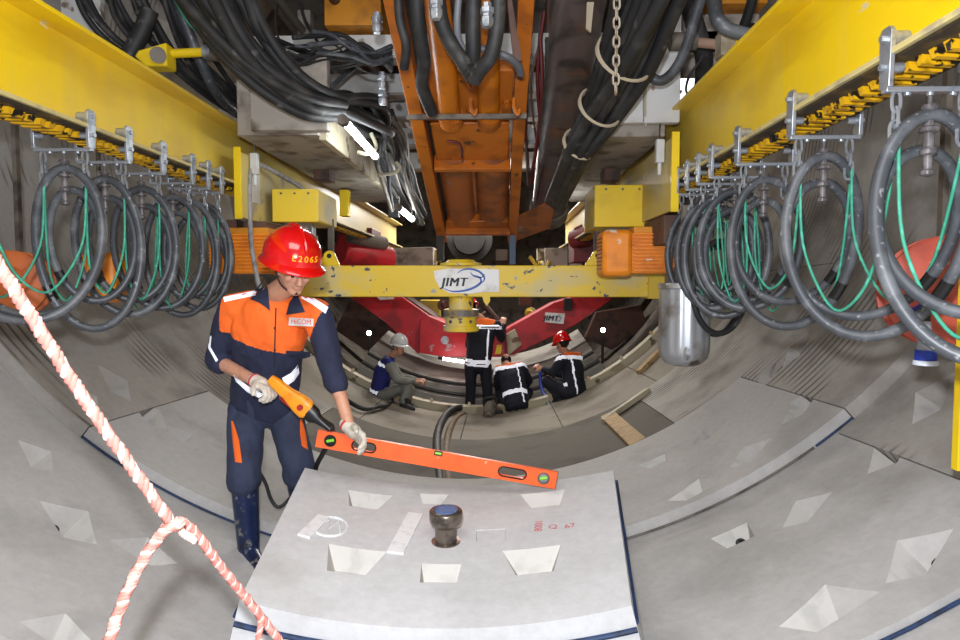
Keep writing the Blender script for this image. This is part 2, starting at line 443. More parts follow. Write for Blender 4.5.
def wedge(mb, th, y, r, w, h, k, D=.115):
    """cutter: a wedge-shaped pocket. far wall steep, ramp towards the viewer."""
    s = 1 if k >= 0 else -1
    rot = {0: 0, 1: .62, 2: -.45}[abs(k)]*s
    c = T(th, y, r)
    U = (T(th+.01, y, r)-T(th-.01, y, r)).normalized(); W = (T(th, y+.01, r)-T(th, y-.01, r)).normalized(); Nn = U.cross(W)
    if Nn.dot(V((XC, y, zc(y)))-c) < 0: Nn = -Nn       # towards the axis
    def q(a, b, d):
        a2 = a*cos(rot)-b*sin(rot); b2 = a*sin(rot)+b*cos(rot)
        return c+U*a2+W*b2-Nn*d
    e = -.03
    if k != 0:
        w *= 1.35 if (abs(th) < 1.0 and w < .24) else .95
        m_ = [(-.55*s, -.22), (-.12*s, -.48), (.72*s, .02), (.12*s, .50)]; dd = [(-.06*s, -.24), (.0*s, -.32), (.20*s, -.24), (.12*s, -.12)]
        rot = (0 if abs(k) == 1 else -.35)*s
        pu = [q(a*w*1.06, b*w*1.06, e) for a, b in m_]; bb = [q(a*w, b*w, D*1.05) for a, b in dd]
        if s < 0: pu, bb = pu[::-1], bb[::-1]
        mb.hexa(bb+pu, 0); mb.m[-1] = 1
        q2 = lambda a, b, d: q(a*.2+.02*s, (b-.4*h)*.6+w*.0-.02, d)
        return q, D
    # extend the mouth a little above the surface
    p = [q(-w*.5, h*.5, 0), q(w*.5, h*.5, 0), q(w*.36, -h*.5, 0), q(-w*.36, -h*.5, 0)]
    pu = [q(-w*.54, h*.56, e), q(w*.54, h*.56, e), q(w*.38, -h*.72, e), q(-w*.38, -h*.72, e)]
    b = [q(-w*.27, h*.33, D), q(w*.27, h*.33, D), q(w*.24, h*.1, D*.95), q(-w*.24, h*.1, D*.95)]
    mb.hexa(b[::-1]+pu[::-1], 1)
    return q, D

def panel(ri, t0, t1, mat, name_parent, off):
    y0, y1, r, _ = RINGS[ri]
    g = .004/r
    t0 += g; t1 -= g; yy0 = y0+.0035; yy1 = y1-.0035
    nt = max(4, int((t1-t0)/radians(1.5))); ny = 5; th = .32
    vs = []; fs = []
    def P2(i, j, o): return (o*(nt+1)+i)*(ny+1)+j
    for o in (0, 1):
        for i in range(nt+1):
            for j in range(ny+1):
                vs.append(T(t0+(t1-t0)*i/nt, yy0+(yy1-yy0)*j/ny, r+o*th))
    for i in range(nt):
        for j in range(ny):
            fs.append((P2(i, j, 0), P2(i, j+1, 0), P2(i+1, j+1, 0), P2(i+1, j, 0)))
            fs.append((P2(i, j, 1), P2(i+1, j, 1), P2(i+1, j+1, 1), P2(i, j+1, 1)))
    for i in range(nt):
        fs.append((P2(i, 0, 0), P2(i+1, 0, 0), P2(i+1, 0, 1), P2(i, 0, 1)))
        fs.append((P2(i, ny, 0), P2(i, ny, 1), P2(i+1, ny, 1), P2(i+1, ny, 0)))
    for j in range(ny):
        fs.append((P2(0, j, 0), P2(0, j, 1), P2(0, j+1, 1), P2(0, j+1, 0)))
        fs.append((P2(nt, j, 0), P2(nt, j+1, 0), P2(nt, j+1, 1), P2(nt, j, 1)))
    mb = MB(); mb.add(vs, fs)
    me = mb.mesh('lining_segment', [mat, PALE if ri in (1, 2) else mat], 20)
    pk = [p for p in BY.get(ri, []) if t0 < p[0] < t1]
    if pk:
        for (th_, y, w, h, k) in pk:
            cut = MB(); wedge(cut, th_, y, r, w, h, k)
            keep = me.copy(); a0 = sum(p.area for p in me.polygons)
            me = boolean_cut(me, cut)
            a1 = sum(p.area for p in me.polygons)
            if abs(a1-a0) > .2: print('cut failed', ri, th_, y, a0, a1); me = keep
        finish(me, 25)
    me.transform(Matrix.Translation(-V(off)))
    o = link('lining_segment', me, name_parent)
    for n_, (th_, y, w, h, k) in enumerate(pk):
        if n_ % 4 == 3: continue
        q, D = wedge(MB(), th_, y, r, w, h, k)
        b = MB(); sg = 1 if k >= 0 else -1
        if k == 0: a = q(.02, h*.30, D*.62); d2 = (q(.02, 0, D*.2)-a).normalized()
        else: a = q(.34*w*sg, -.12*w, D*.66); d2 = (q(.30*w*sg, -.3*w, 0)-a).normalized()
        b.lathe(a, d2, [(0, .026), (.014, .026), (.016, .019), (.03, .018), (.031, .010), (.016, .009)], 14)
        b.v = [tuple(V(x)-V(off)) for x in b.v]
        obj('bolt', b, [M('bolt_shade_dark', (.13, .13, .14), (.22, .20, .18), 20, rough=.5), STEEL][n_ % 2], o)  # bolts, enlarged and partly darkened to put shade into the pockets
    return o

fl = empty('floor', (XC, 0, 0), kind='structure'); wl = empty('wall_left', (XC, 0, 0), kind='structure')
wr = empty('wall_right', (XC, 0, 0), kind='structure'); ce = empty('ceiling', (XC, 0, 0), kind='structure')
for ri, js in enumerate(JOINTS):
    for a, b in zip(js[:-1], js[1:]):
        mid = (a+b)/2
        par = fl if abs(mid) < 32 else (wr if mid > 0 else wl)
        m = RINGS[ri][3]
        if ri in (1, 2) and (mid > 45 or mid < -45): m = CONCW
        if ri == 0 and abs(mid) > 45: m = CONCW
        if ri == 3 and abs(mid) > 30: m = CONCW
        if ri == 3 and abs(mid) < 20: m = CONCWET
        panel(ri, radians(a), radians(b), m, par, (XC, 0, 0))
    y0, y1, r, _ = RINGS[ri]; mb = MB()
    vs = [T(radians(150+60*i/12), y, r+o*.3) for o in (0, 1) for y in (y0, y1) for i in range(13)]
    fs = []
    for i in range(12):
        fs += [(i, 13+i, 14+i, i+1), (26+i, 27+i, 40+i, 39+i), (i, i+1, 27+i, 26+i), (13+i, 39+i, 40+i, 14+i)]
    mb.add(vs, fs); mb.v = [tuple(V(x)-V((XC, 0, 0))) for x in mb.v]
    obj('lining_segment', mb, CONCF, ce)
# gasket lines on the exposed ring faces
for ri, (a0, a1) in ((1, (-88, 88)), (2, (-38, 2)), (2, (2.2, 37)), (2, (37.2, 41.5))):
    y0, y1, r, _ = RINGS[ri]
    mb = MB(); mb.tube([T(radians(a0+(a1-a0)*i/60), y0-.002, r+(.034 if ri == 1 else .064)) for i in range(61)], .007, 8)
    mb.v = [tuple(V(x)-V((XC, 0, 0))) for x in mb.v]
    dull = (a0 == 2.2)
    obj('gasket', mb, STEELD if dull else GASK, fl, label='dusty grey gasket along the ring face' if dull else 'blue rubber gasket along the ring face')
# earth behind the joints so no light leaks through
mb = MB(); nth = 48
vs = [T(2*pi*i/nth, y, 3.72) for y in (.2, 8.6) for i in range(nth)]
mb.add(vs, [(i, (i+1) % nth, nth+(i+1) % nth, nth+i) for i in range(nth)])
obj('wall_back', mb, DARK, kind='structure')
# shield skin beyond the last ring, and its bulkhead
mb = MB()
for yy in (8.55, 14): pass
vs = [T(2*pi*i/nth, y, 3.55) for y in (8.56, 15) for i in range(nth)]+[T(2*pi*i/nth, y, 3.72) for y in (8.56, 15) for i in range(nth)]
fs = []
for i in range(nth):
    j = (i+1) % nth
    fs += [(i, j, nth+j, nth+i), (2*nth+i, 3*nth+i, 3*nth+j, 2*nth+j), (i, 2*nth+i, 2*nth+j, j), (nth+i, nth+j, 3*nth+j, 3*nth+i)]
mb.add(vs, fs); obj('wall_shield', mb, DARK2, kind='structure')
mb = MB(); mb.lathe((XC, 14.6, zc(14.6)), (0, 1, 0), [(0, 3.55), (.2, 3.55)], 48)
obj('wall_bulkhead', mb, DARK2, kind='structure')
mb = MB(); mb.lathe((XC, -.4, zc(0)), (0, 1, 0), [(0, 3.7), (.1, 3.7)], 48)
# steel / timber rim of the last ring with brackets
rim = Th('ring_flange', (XC, 8.5, zinv(8.5)), 'worn beige curved steel rim on the edge of the last lining ring', 'rim')
mb = MB()
A = [T(radians(-62+124*i/60), y, r) for (y, r) in ((8.38, 3.20), (8.56, 3.20), (8.56, 3.30), (8.38, 3.30)) for i in range(61)]
fs = []
for k in range(4):
    k2 = (k+1) % 4
    for i in range(60): fs.append((k*61+i, k*61+i+1, k2*61+i+1, k2*61+i))
fs += [(0, 61, 122, 183), (60, 243, 182, 121)]
mb.add(A, fs); rim.part('flange', mb, CREAM)
for d in (-40, -31, -21, -11, -2, 8, 17, 27, 36, 45, 54):
    t = radians(d); mb = MB()
    u = (T(t+.01, 8, 3.2)-T(t-.01, 8, 3.2)).normalized(); c0 = T(t, 8.38, 3.2); nn = (V((XC, 8.38, zc(8.38)))-c0).normalized()
    mb.prism([c0-nn*.01, c0+nn*.05+V((0, .06, 0)), c0+V((0, .16, 0)), c0-nn*.01+V((0, .16, 0))], u*.035)
    rim.part('bracket', mb, WOOD if d in (45, 27) else CREAM)
# timber boards by the last ring on the right
def FL(px, py, lift=.02):                 # a spot on the lining, raised by lift
    for (y0, y1, r, _) in RINGS[::-1]:
        th, y = hit(px, py, r)
        if y0 <= y <= y1: return T(th, y, r-lift)
    th, y = hit(px, py, 3.29); return T(th, min(y, 8.4), 3.29-lift)
for (a, b, wd, lab, m_) in (((609, 418), (640, 447), .07, 'wooden board lying along the right wall near the rim', WOOD), ((640, 374), (662, 352), .05, 'yellowed board against the rim high on the right', WOOD), ((604, 424), (650, 392), .03, 'pale steel angle lying round the ring beside the wooden board', CREAM)):
    p = FL(*a); q = FL(*b); nn = (V((XC, p.y, zc(p.y)))-p).normalized(); sd = (q-p).cross(nn).normalized()*wd
    mb = MB(); mb.prism([p-sd-nn*.02, p+sd-nn*.02, q+sd-nn*.02, q-sd-nn*.02], nn*.05); obj('timber_board' if m_ is WOOD else 'steel_angle', mb, m_, None, .004, lab, 'board' if m_ is WOOD else 'steel angle')

# ------------------------------------------------------------ the loose segment in the foreground
def KZ(u, v):     # u -1..1 across, v 0 near .. 1 far
    x = (-.865+(-.985+.865)*v)*(1-u)/2+(.442+(.582-.442)*v)*(1+u)/2
    y = 2.1+1.15*v
    z = .492+(.612-.492)*v-.088*(1-u*u)
    return V((x, y, z))
def Khit(px, py):
    rd = ray(px, py); best = None
    u, v = 0, .5
    for _ in range(40):
        z = KZ(u, v).z; t = (z-EYE)/rd.z; p = V((0, 0, EYE))+rd*t
        v = (p.y-2.1)/1.15; x0 = -.865-.12*v; x1 = .442+.14*v
        u = 2*(p.x-x0)/(x1-x0)-1
    return u, v
KL = (-.2, 2.65, .25)
key = Th('tunnel_segment', KL, 'loose pale grey curved concrete segment with bolt pockets lying in the middle foreground', 'concrete segment')
mb = MB(); nu, nv = 36, 8
def Kn(u, v):
    a = KZ(u+.01, v)-KZ(u-.01, v); b = KZ(u, v+.01)-KZ(u, v-.01); return a.cross(b).normalized()
vs = [KZ(-1+2*i/nu, j/nv) for i in range(nu+1) for j in range(nv+1)]
vs += [KZ(-1+2*i/nu, j/nv)-Kn(-1+2*i/nu, j/nv)*.28 for i in range(nu+1) for j in range(nv+1)]
K = (nu+1)*(nv+1); g = lambda i, j, o=0: o*K+i*(nv+1)+j; fs = []
for i in range(nu):
    for j in range(nv): fs += [(g(i, j), g(i+1, j), g(i+1, j+1), g(i, j+1)), (g(i, j, 1), g(i, j+1, 1), g(i+1, j+1, 1), g(i+1, j, 1))]
    fs += [(g(i, 0), g(i, 0, 1), g(i+1, 0, 1), g(i+1, 0)), (g(i, nv), g(i+1, nv), g(i+1, nv, 1), g(i, nv, 1))]
for j in range(nv): fs += [(g(0, j), g(0, j+1), g(0, j+1, 1), g(0, j, 1)), (g(nu, j), g(nu, j, 1), g(nu, j+1, 1), g(nu, j+1))]
mb.add(vs, fs)
me = mb.mesh('slab', [CONCK, PALE], 25)
cut = MB()
def kpocket(px, py, w, h, tr, D=.07):
    u, v = Khit(px, py); c = KZ(u, v); n = Kn(u, v)
    U = (KZ(u+.01, v)-KZ(u-.01, v)).normalized(); W = n.cross(U).normalized()
    q = lambda a, b, d: c+U*a+W*b-n*d
    pu = [q(-w*.53, h*.55, -.02), q(w*.53, h*.55, -.02), q(w*.30*tr, -h*.62, -.02), q(-w*.30*tr, -h*.62, -.02)]
    b = [q(-w*.27*tr, h*.12, D), q(w*.27*tr, h*.12, D), q(w*.25*tr, -h*.02, D), q(-w*.25*tr, -h*.02, D)]
    cut.hexa(b[::-1]+pu[::-1], 1)
for a in ((367, 500, .23, .17, 1), (544, 499, .23, .17, 1), (433, 499, .15, .12, 1), (352, 560, .25, .20, 1), (533, 560, .25, .20, 1)): kpocket(*a)
kpocket(440, 573, .16, .15, 1.5, .05)
def kquad(px, py, w, h, ang=0):
    u, v = Khit(px, py); c = KZ(u, v); n = Kn(u, v)
    U = (KZ(u+.01, v)-KZ(u-.01, v)).normalized(); W = n.cross(U).normalized()
    U, W = U*cos(ang)+W*sin(ang), W*cos(ang)-U*sin(ang)
    return c, U, W, n
c, U, W, n = kquad(491, 535, .13, .1)
cut.hexa([c+U*a+W*b-n*.006 for a, b in ((-.062, -.05), (.062, -.05), (.062, .05), (-.062, .05))]+[c+U*a+W*b+n*.02 for a, b in ((-.066, -.054), (.066, -.054), (.066, .054), (-.066, .054))])
me = boolean_cut(me, cut); finish(me, 25); me.transform(Matrix.Translation(-V(KL)))
slab = link('slab', me, key.e)
# blue gasket along near edge and the side edge
mb = MB(); mb.tube([KZ(-1+2*i/30, 0)-Kn(-1+2*i/30, .5)*.085+V((0, -.004, 0)) for i in range(31)], .010, 8); key.part('gasket', mb, GASK, label='blue rubber gasket strip')
mb = MB(); mb.tube([KZ(1, i/8)-Kn(1, .5)*.06+V((.004, 0, 0)) for i in range(9)], .008, 8); key.part('gasket', mb, GASK, label='blue rubber gasket strip')
mb = MB(); mb.tube([KZ(-1, i/8)-Kn(-1, .5)*.06+V((-.004, 0, 0)) for i in range(9)], .008, 8); key.part('gasket', mb, GASK, label='blue rubber gasket strip')
# raised strips and relief emblem
for (px, py, w, h, ang) in ((406, 533, .07, .36, -.10), (314, 527, .055, .20, -.14)):
    c, U, W, n = kquad(px, py, w, h, ang); mb = MB()
    mb.hexa([c+U*a*w/2+W*b*h/2-n*.012 for a, b in ((-1, -1), (1, -1), (1, 1), (-1, 1))]+[c+U*a*w/2+W*b*h/2+n*.009 for a, b in ((-1, -1), (1, -1), (1, 1), (-1, 1))])
    key.part('raised_strip', mb, M('strip_concrete', (.88, .88, .88), (.82, .82, .82), 30, rough=.8), .001)
c, U, W, n = kquad(330, 527, .1, .1); mb = MB()
mb.tube([c+U*.072*cos(a)+W*.085*sin(a)+n*.003 for a in [2*pi*i/24 for i in range(24)]], .0055, 6, closed=True)
mb.tube([c+U*a+W*b+n*.003 for a, b in ((-.05, -.03), (-.02, .05), (0, -.02), (.022, .05), (.052, -.03))], .004, 6)
key.part('emblem', mb, MATS['strip_concrete'], label='round relief mark with a zigzag in the concrete')
for (tx, px, py, s, rot) in (('8001', 539, 526, .05, 1.45), ('口', 553, 527, .05, 0), ('67', 570, 526, .05, .1)):
    c, U, W, n = kquad(px, py, .1, .1, rot)
    if tx == '口': tx = 'Q'
    mb = text_mb(tx, s, .001, frame(c+n*.0012, U, W)); key.part('stencil_mark', mb, REDL, label='faded red stencilled characters')
c, U, W, n = kquad(491, 535, .13, .1)
mb = MB(); mb.hexa([c+U*a+W*b-n*.02 for a, b in ((-.060, -.048), (.060, -.048), (.060, .048), (-.060, .048))]+[c+U*a+W*b-n*.003 for a, b in ((-.060, -.048), (.060, -.048), (.060, .048), (-.060, .048))])
key.part('recessed_panel', mb, CONCK)
# lifting socket
c, U, W, n = kquad(446, 541, .1, .1); up = (n+V((0, 0, 1.2))).normalized()
sock = Th('lifting_socket', c, 'short steel lifting stud with flared cup standing on the loose concrete segment', 'lifting stud')
mb = MB(); mb.lathe(c-up*.02, up, [(0, .062), (.022, .062), (.024, .046), (.03, .046), (.085, .046), (.10, .064), (.115, .070), (.15, .070), (.155, .066), (.157, .052), (.12, .048)], 32); sock.part('stud', mb, M('oiled_steel', (.50, .46, .42), (.34, .31, .29), 18, rough=.3, metal=.8), angle=50)
mb = MB(); mb.lathe(c+up*.128, up, [(0, .05), (.012, .05), (.014, .03)], 24); sock.part('plug', mb, M('blue_plug', (.36, .44, .60), (.25, .32, .50), 30, rough=.6), label='blue plug inside the cup')
# sled that carries the segment
sled = Th('segment_sled', (-.2, 2.65, .05), 'dark steel sled under the loose concrete segment', 'sled')
for x in (-.75, .35):
    mb = MB(); mb.box((x-.06, 2.2, zinv(2.3)+.07), (x+.06, 3.2, .19)); sled.part('runner', mb, DARK, .005)
for y in (2.4, 3.0):
    mb = MB(); mb.box((-.82, y-.05, .10), (.42, y+.05, .16)); sled.part('cross_bar', mb, DARK, .005)

# ------------------------------------------------------------ crane beams
XL, XR = -1.70, 1.05; ZB, ZT = 2.20, 2.605
def ibeam(name, x0, x1, y0, y1, zb, zt, label, side):
    # x0 inner edge, x1 outer edge
    t = Th(name, ((x0+x1)/2, y0, zb), label, 'crane beam')
    xm = (x0+x1)/2; a, b = min(x0, x1), max(x0, x1)
    mb = MB(); mb.box((xm-.008, y0, zb+.016), (xm+.008, y1, zt-.016)); t.part('web', mb, YELB)
    mb = MB(); mb.box((a, y0, zt-.018), (b, y1, zt)); t.part('top_flange', mb, YELB, .003)
    mb = MB(); mb.box((a, y0, zb), (b, y1, zb+.016), 0); t.part('bottom_flange', mb, M('flange_dusty', (.74, .68, .45), (.62, .57, .44), 12, rough=.6), .003)
    # toothed rack below the flange; dark base plate paints the shaded underside
    mb = MB(); mb.box((xm-.105, y0, zb-.010), (xm+.105, y1, zb-.001), 1)
    y = y0
    while y < y1:
        mb.hexa([V((xm-.05, y, zb-.034)), V((xm+.05, y+.018, zb-.034)), V((xm+.05, y+.040, zb-.034)), V((xm-.05, y+.022, zb-.034)),
                 V((xm-.055, y, zb-.010)), V((xm+.055, y+.022, zb-.010)), V((xm+.055, y+.05, zb-.010)), V((xm-.055, y+.028, zb-.010))], 0)
        y += .055
    t.part('rack', mb, [M('rack_yellow', (.84, .64, .04), (.62, .45, .03), 20, rough=.5, chip=((.09, .07, .04), 22, .56)), M('underside_shade', (.17, .13, .07), (.34, .26, .08), 14, rough=.7)], label='worn yellow and black toothed strip under the flange')
    return t
bl = ibeam('crane_beam', XL, XL-.24, .5, 11.6, ZB, ZT, 'long yellow steel crane beam running down the left side of the tunnel', -1)
br = ibeam('crane_beam', XR-.01, XR+.23, .5, 11.2, ZB-.04, ZT, 'long yellow steel crane beam running down the right side of the tunnel', 1)

# hose trolleys
def make_trolley(x, y, label, group):
    t = Th('hose_trolley', (x, y, ZB), label, 'hose trolley', group)
    w = .105
    for s in (-1, 1):
        mb = MB(); X = x+s*(w+.012)
        mb.prism([(X-.007, y-.022, ZB-.085), (X-.007, y+.022, ZB-.085), (X-.007, y+.028, ZB+.06), (X-.007, y+.016, ZB+.075), (X-.007, y-.016, ZB+.075), (X-.007, y-.028, ZB+.06)], (.014, 0, 0))
        pl = t.part('side_plate', mb, STEEL, .002)
        mb = MB(); mb.cyl((X-s*.008, y, ZB+.045), (X-s*.05, y, ZB+.045), .022, n=16); mb.cyl((X+s*.006, y, ZB+.045), (X+s*.02, y, ZB+.045), .009, n=8)
        t.part('roller', mb, STEEL, parent=pl)
        mb = MB(); mb.cyl((X-s*.008, y, ZB-.03), (X-s*.04, y, ZB-.03), .014, n=12); mb.cyl((X+s*.006, y, ZB-.03), (X+s*.02, y, ZB-.03), .009, n=6)
        t.part('roller', mb, STEEL, parent=pl)
    mb = MB(); mb.box((x-w-.018, y-.014, ZB-.097), (x+w+.018, y+.014, ZB-.083)); 
    for k in (-.06, 0, .06): mb.cyl((x+k, y, ZB-.08), (x+k, y, ZB-.105), .009, n=8)
    t.part('cross_bar', mb, STEEL, .002)
    for s in (-1, 1):
        mb = MB(); X = x+s*w*.85; z = ZB-.10
        for k, rr in enumerate((.013, .013, .017)):
            c = V((X, y, z-.02)); pts = []
            for j in range(16):
                a = 2*pi*j/16; l = .022*sin(a)+(.006 if sin(a) > 0 else -.006)*(1 if k < 2 else 2); m_ = rr*.9*cos(a)
                pts.append(c+(V((m_, 0, l)) if k % 2 == 0 else V((0, m_, l))))
            mb.tube(pts, .0048, 6, closed=True); z -= .042
        t.part('chain', mb, STEEL)
    mb = MB(); mb.lathe((x, y, ZB-.10), (0, 0, -1), [(0, .006), (.03, .006), (.03, .020), (.04, .022), (.05, .012), (.085, .012), (.09, .024), (.10, .025), (.105, .013), (.14, .013), (.15, .021), (.16, .021), (.165, .011), (.20, .011), (.205, .018), (.215, .018), (.22, .008)], 14)
    t.part('saddle', mb, CLEAR, label='translucent grey plastic hose saddle')
    return t
ordn = ['nearest', 'second nearest', 'third nearest', 'fourth nearest', 'third from the far end', 'second from the far end', 'farthest']
RY = [1.81, 2.38, 2.90, 3.25, 3.46, 3.66, 3.86]
LY = [2.71, 2.99, 3.30, 3.62, 3.82, 4.00]
xr = XR+.12; xl = XL-.12
proto = make_trolley(xr, RY[0], 'galvanised hose trolley on the right crane beam, nearest to the viewer', 'hose trolleys on the crane beams')
for k, y in enumerate(RY[1:]):
    o = copy_tree(proto.e); o.location = (xr-.01, y, ZB-.04); o['label'] = 'galvanised hose trolley on the right crane beam, %s' % ordn[k+1]
lo = ['nearest to the viewer', 'second nearest', 'third nearest', 'third from the far end', 'second from the far end', 'farthest']
for k, y in enumerate(LY):
    o = copy_tree(proto.e); o.location = (xl, y, ZB); o['label'] = 'galvanised hose trolley on the left crane beam, %s' % lo[k]

# festoon hoses: one turn per trolley
def festoon(xc, ys, side, w, ztop, hgt, r, label, rs, tail=None, group='festoon hoses'):
    rnd = random.Random(rs); pts = []; tapes = []
    yy = [ys[0]-.62]+list(ys)
    for k in range(len(yy)-1, 0, -1):
        ya, yb = yy[k], yy[k-1]; n = 28
        H = hgt*rnd.uniform(.93, 1.06); wk = w*rnd.uniform(.92, 1.08); sw = rnd.uniform(-.015, .02)
        for j in range(n):
            a = j/n*2*pi          # 0 top .. pi bottom
            f = j/n; f = f*f*(3-2*f); f = f**1.25
            x = xc+side*(-1)*wk*sin(a)*(1+.12*sin(a/2))+sw*sin(a/2)
            z = ztop-H*(1-cos(a))/2
            pts.append(V((x, ya+(yb-ya)*f, z)))
        tapes.append(len(pts)-int(n*.36))
    y = ys[-1]
    end = [V((xc, y+.1, ztop-.02)), V((xc-.02*side, y+.25, ztop-.25)), V((xc, y+.5, ztop-.4))]
    full = [p for p in end[::-1]]+pts
    sm = cr(full, 2)
    th = Th('festoon_hose', (xc, ys[0], ztop), label, 'hose', group)
    mb = MB(); mb.tube(sm, r, 10); th.part('tube', mb, RUBB, angle=80)
    for i in tapes[-4:]:
        i2 = 2*(i+3)
        if i2+3 < len(sm): mb = MB(); mb.tube(sm[i2:i2+3], r*1.12, 10); th.part('tape', mb, TAPE, label='black tape wrap')
proto.e.location = (xr-.01, RY[0], ZB-.04)
festoon(xr, RY, 1, .165, 2.005, .61, .0185, 'dusty black hose in the longer loops under the right crane beam', 1)
festoon(xr+.01, [y+.05 for y in RY], 1, .135, 1.92, .45, .017, 'dusty black hose in the shorter loops under the right crane beam', 2)
festoon(xl, LY, -1, .16, 2.035, .66, .0185, 'dusty grey hose in the longer loops under the left crane beam', 3)
festoon(xl, [y+.04 for y in LY], -1, .13, 1.95, .50, .017, 'dusty grey hose in the shorter loops under the left crane beam', 4)
# a low extra hose coil behind the far right trolleys
for (k, zc_, w_, d_) in ((0, 1.33, .17, 3.7), (1, 1.36, .16, 3.9)):
    mb = MB(); mb.tube([V((1.25+.05*k+w_*sin(a), d_+.06*sin(a), 1.53-.02*k+.26*cos(a))) for a in [2*pi*i/40 for i in range(40)]], .017, 8, closed=True)
    obj('hose_coil', mb, RUBD, None, 0, ('black hose coil hanging lowest behind the right festoon loops', 'black hose coil hanging just behind the lowest coil on the right')[k], 'hose', 'hanging hose coils', angle=80)
# green safety ropes between trolleys
def ropes(xc, ys, side, place):
    yy = [ys[0]-.6]+list(ys); rnd = random.Random(5+side)
    for k in range(len(yy)-1):
        for s in (-1, 1):
            a = V((xc+s*.09, yy[k+1], 1.96)); b = V((xc+s*.09, yy[k], 1.96)); dz = rnd.uniform(.42, .56)
            pts = [a, a.lerp(b, .06)-V((0, 0, dz*.55)), a.lerp(b, .25)-V((-.03*side, 0, dz*.95)), a.lerp(b, .42)-V((-.05*side, 0, dz)), a.lerp(b, .65)-V((-.06*side, 0, dz*.72)), b]
            hose('safety_rope', pts, .0052, GREEN, 'thin green rope sagging between hose trolleys under the %s crane beam' % place, 'rope', 'green ropes under the %s crane beam' % place, 6, sm=6)
ropes(xr, RY, 1, 'right'); ropes(xl, LY, -1, 'left')

# ------------------------------------------------------------ end carriages, boxes, motors, crossbeam
def carriage(side):
    xb = XR if side > 0 else XL
    y0, y1 = (3.86, 5.3) if side > 0 else (4.2, 5.7)
    w = 'right' if side > 0 else 'left'
    t = Th('end_carriage', (xb, y0, 2.0), 'dusty yellow plate carriage hanging on the %s crane beam' % w, 'carriage')
    s = side
    mb = MB(); mb.box((xb-s*.045 if s > 0 else xb+.02, y0, 1.98), (xb-s*.02 if s > 0 else xb+.045, y1, 2.40)); t.part('side_plate', mb, M('dusty_plate', (.76, .68, .38), (.68, .63, .46), 3, rough=.6, chip=((.60, .56, .48), 6, .60)), .003)
    mb = MB(); X = xb-s*.045; mb.box((min(X, X+s*.045), y0-.02, 1.97), (max(X, X+s*.045), y0, 2.43)); t.part('end_flange', mb, YEL, .002)
    mb = MB(); mb.box((xb-.03, y0+.2, 1.80), (xb+.12, y1, 1.975)); t.part('rusty_block', mb, BRSTL, .004, label='brown steel block beneath the plate')
    # electrical limit switch
    mb = MB(); X = xb-s*.075; mb.box((X-.025, y0+.12, 2.28), (X+.025, y0+.17, 2.42)); sw = t.part('limit_switch', mb, WHITE, .006)
    mb = MB(); mb.cyl((X, y0+.145, 2.28), (X, y0+.145, 2.21), .012, n=10); t.part('switch_stem', mb, WHITE, parent=sw)
    mb = MB(); mb.tube(cr([(X, y0+.145, 2.42), (X+.0, y0+.15, 2.50), (X+s*.03, y0+.16, 2.56)], 4), .005, 6); t.part('switch_cable', mb, STEELD, parent=sw)
    if s < 0:
        mb = MB(); mb.box((xb+.046, 4.35, 2.10), (xb+.052, 4.5, 2.30)); t.part('name_plate', mb, WHITE)
carriage(1); carriage(-1)
# grey conduit on the left carriage
hose('conduit', [P(262, 300, 4.3), P(252, 250, 4.3), P(250, 215, 4.3), P(250, 175, 4.32), P(258, 165, 4.4), P(275, 172, 4.6), P(296, 184, 4.8), P(312, 196, 4.9)], .016, M('grey_conduit', (.55, .54, .53), (.42, .41, .40), 18, rough=.6), 'grey flexible conduit looping over the left yellow carriage', 'conduit')

def ybox(side):
    w = 'right' if side > 0 else 'left'
    x0, x1 = (.675, 1.06) if side > 0 else (-1.60, -1.275)
    z0, z1 = (1.95, 2.24) if side > 0 else (1.99, 2.22)
    t = Th('drive_box', ((x0+x1)/2, 4.6, z0), 'bright yellow sheet metal drive cover beside the %s crane beam' % w, 'drive cover')
    mb = MB(); mb.box((x0, 4.6, z0), (x1, 4.62, z1)); t.part('front_panel', mb, YEL if side > 0 else M('box_yellow', (.88, .76, .18), (.84, .74, .30), 4, rough=.5), .004)
    mb = MB(); mb.box((x0, 4.62, z0), (x1, 5.15, z1)); t.part('housing', mb, YELD, .012)
    for k in range(3):
        mb = MB(); xx = x0+(x1-x0)*(.2+.3*k); mb.cyl((xx, 4.6, z1-.03), (xx, 4.592, z1-.03), .008, n=8); t.part('bolt', mb, STEELD)
    mb = MB(); xx = (x0+x1)/2+.02*side; mb.lathe((xx-.11*1, 4.75, z0-.055), (1, 0, 0), [(0, .06), (.02, .085), (.2, .085), (.22, .06)], 24); t.part('wheel', mb, STEEL, label='grey wheel below the cover')
ybox(1); ybox(-1)

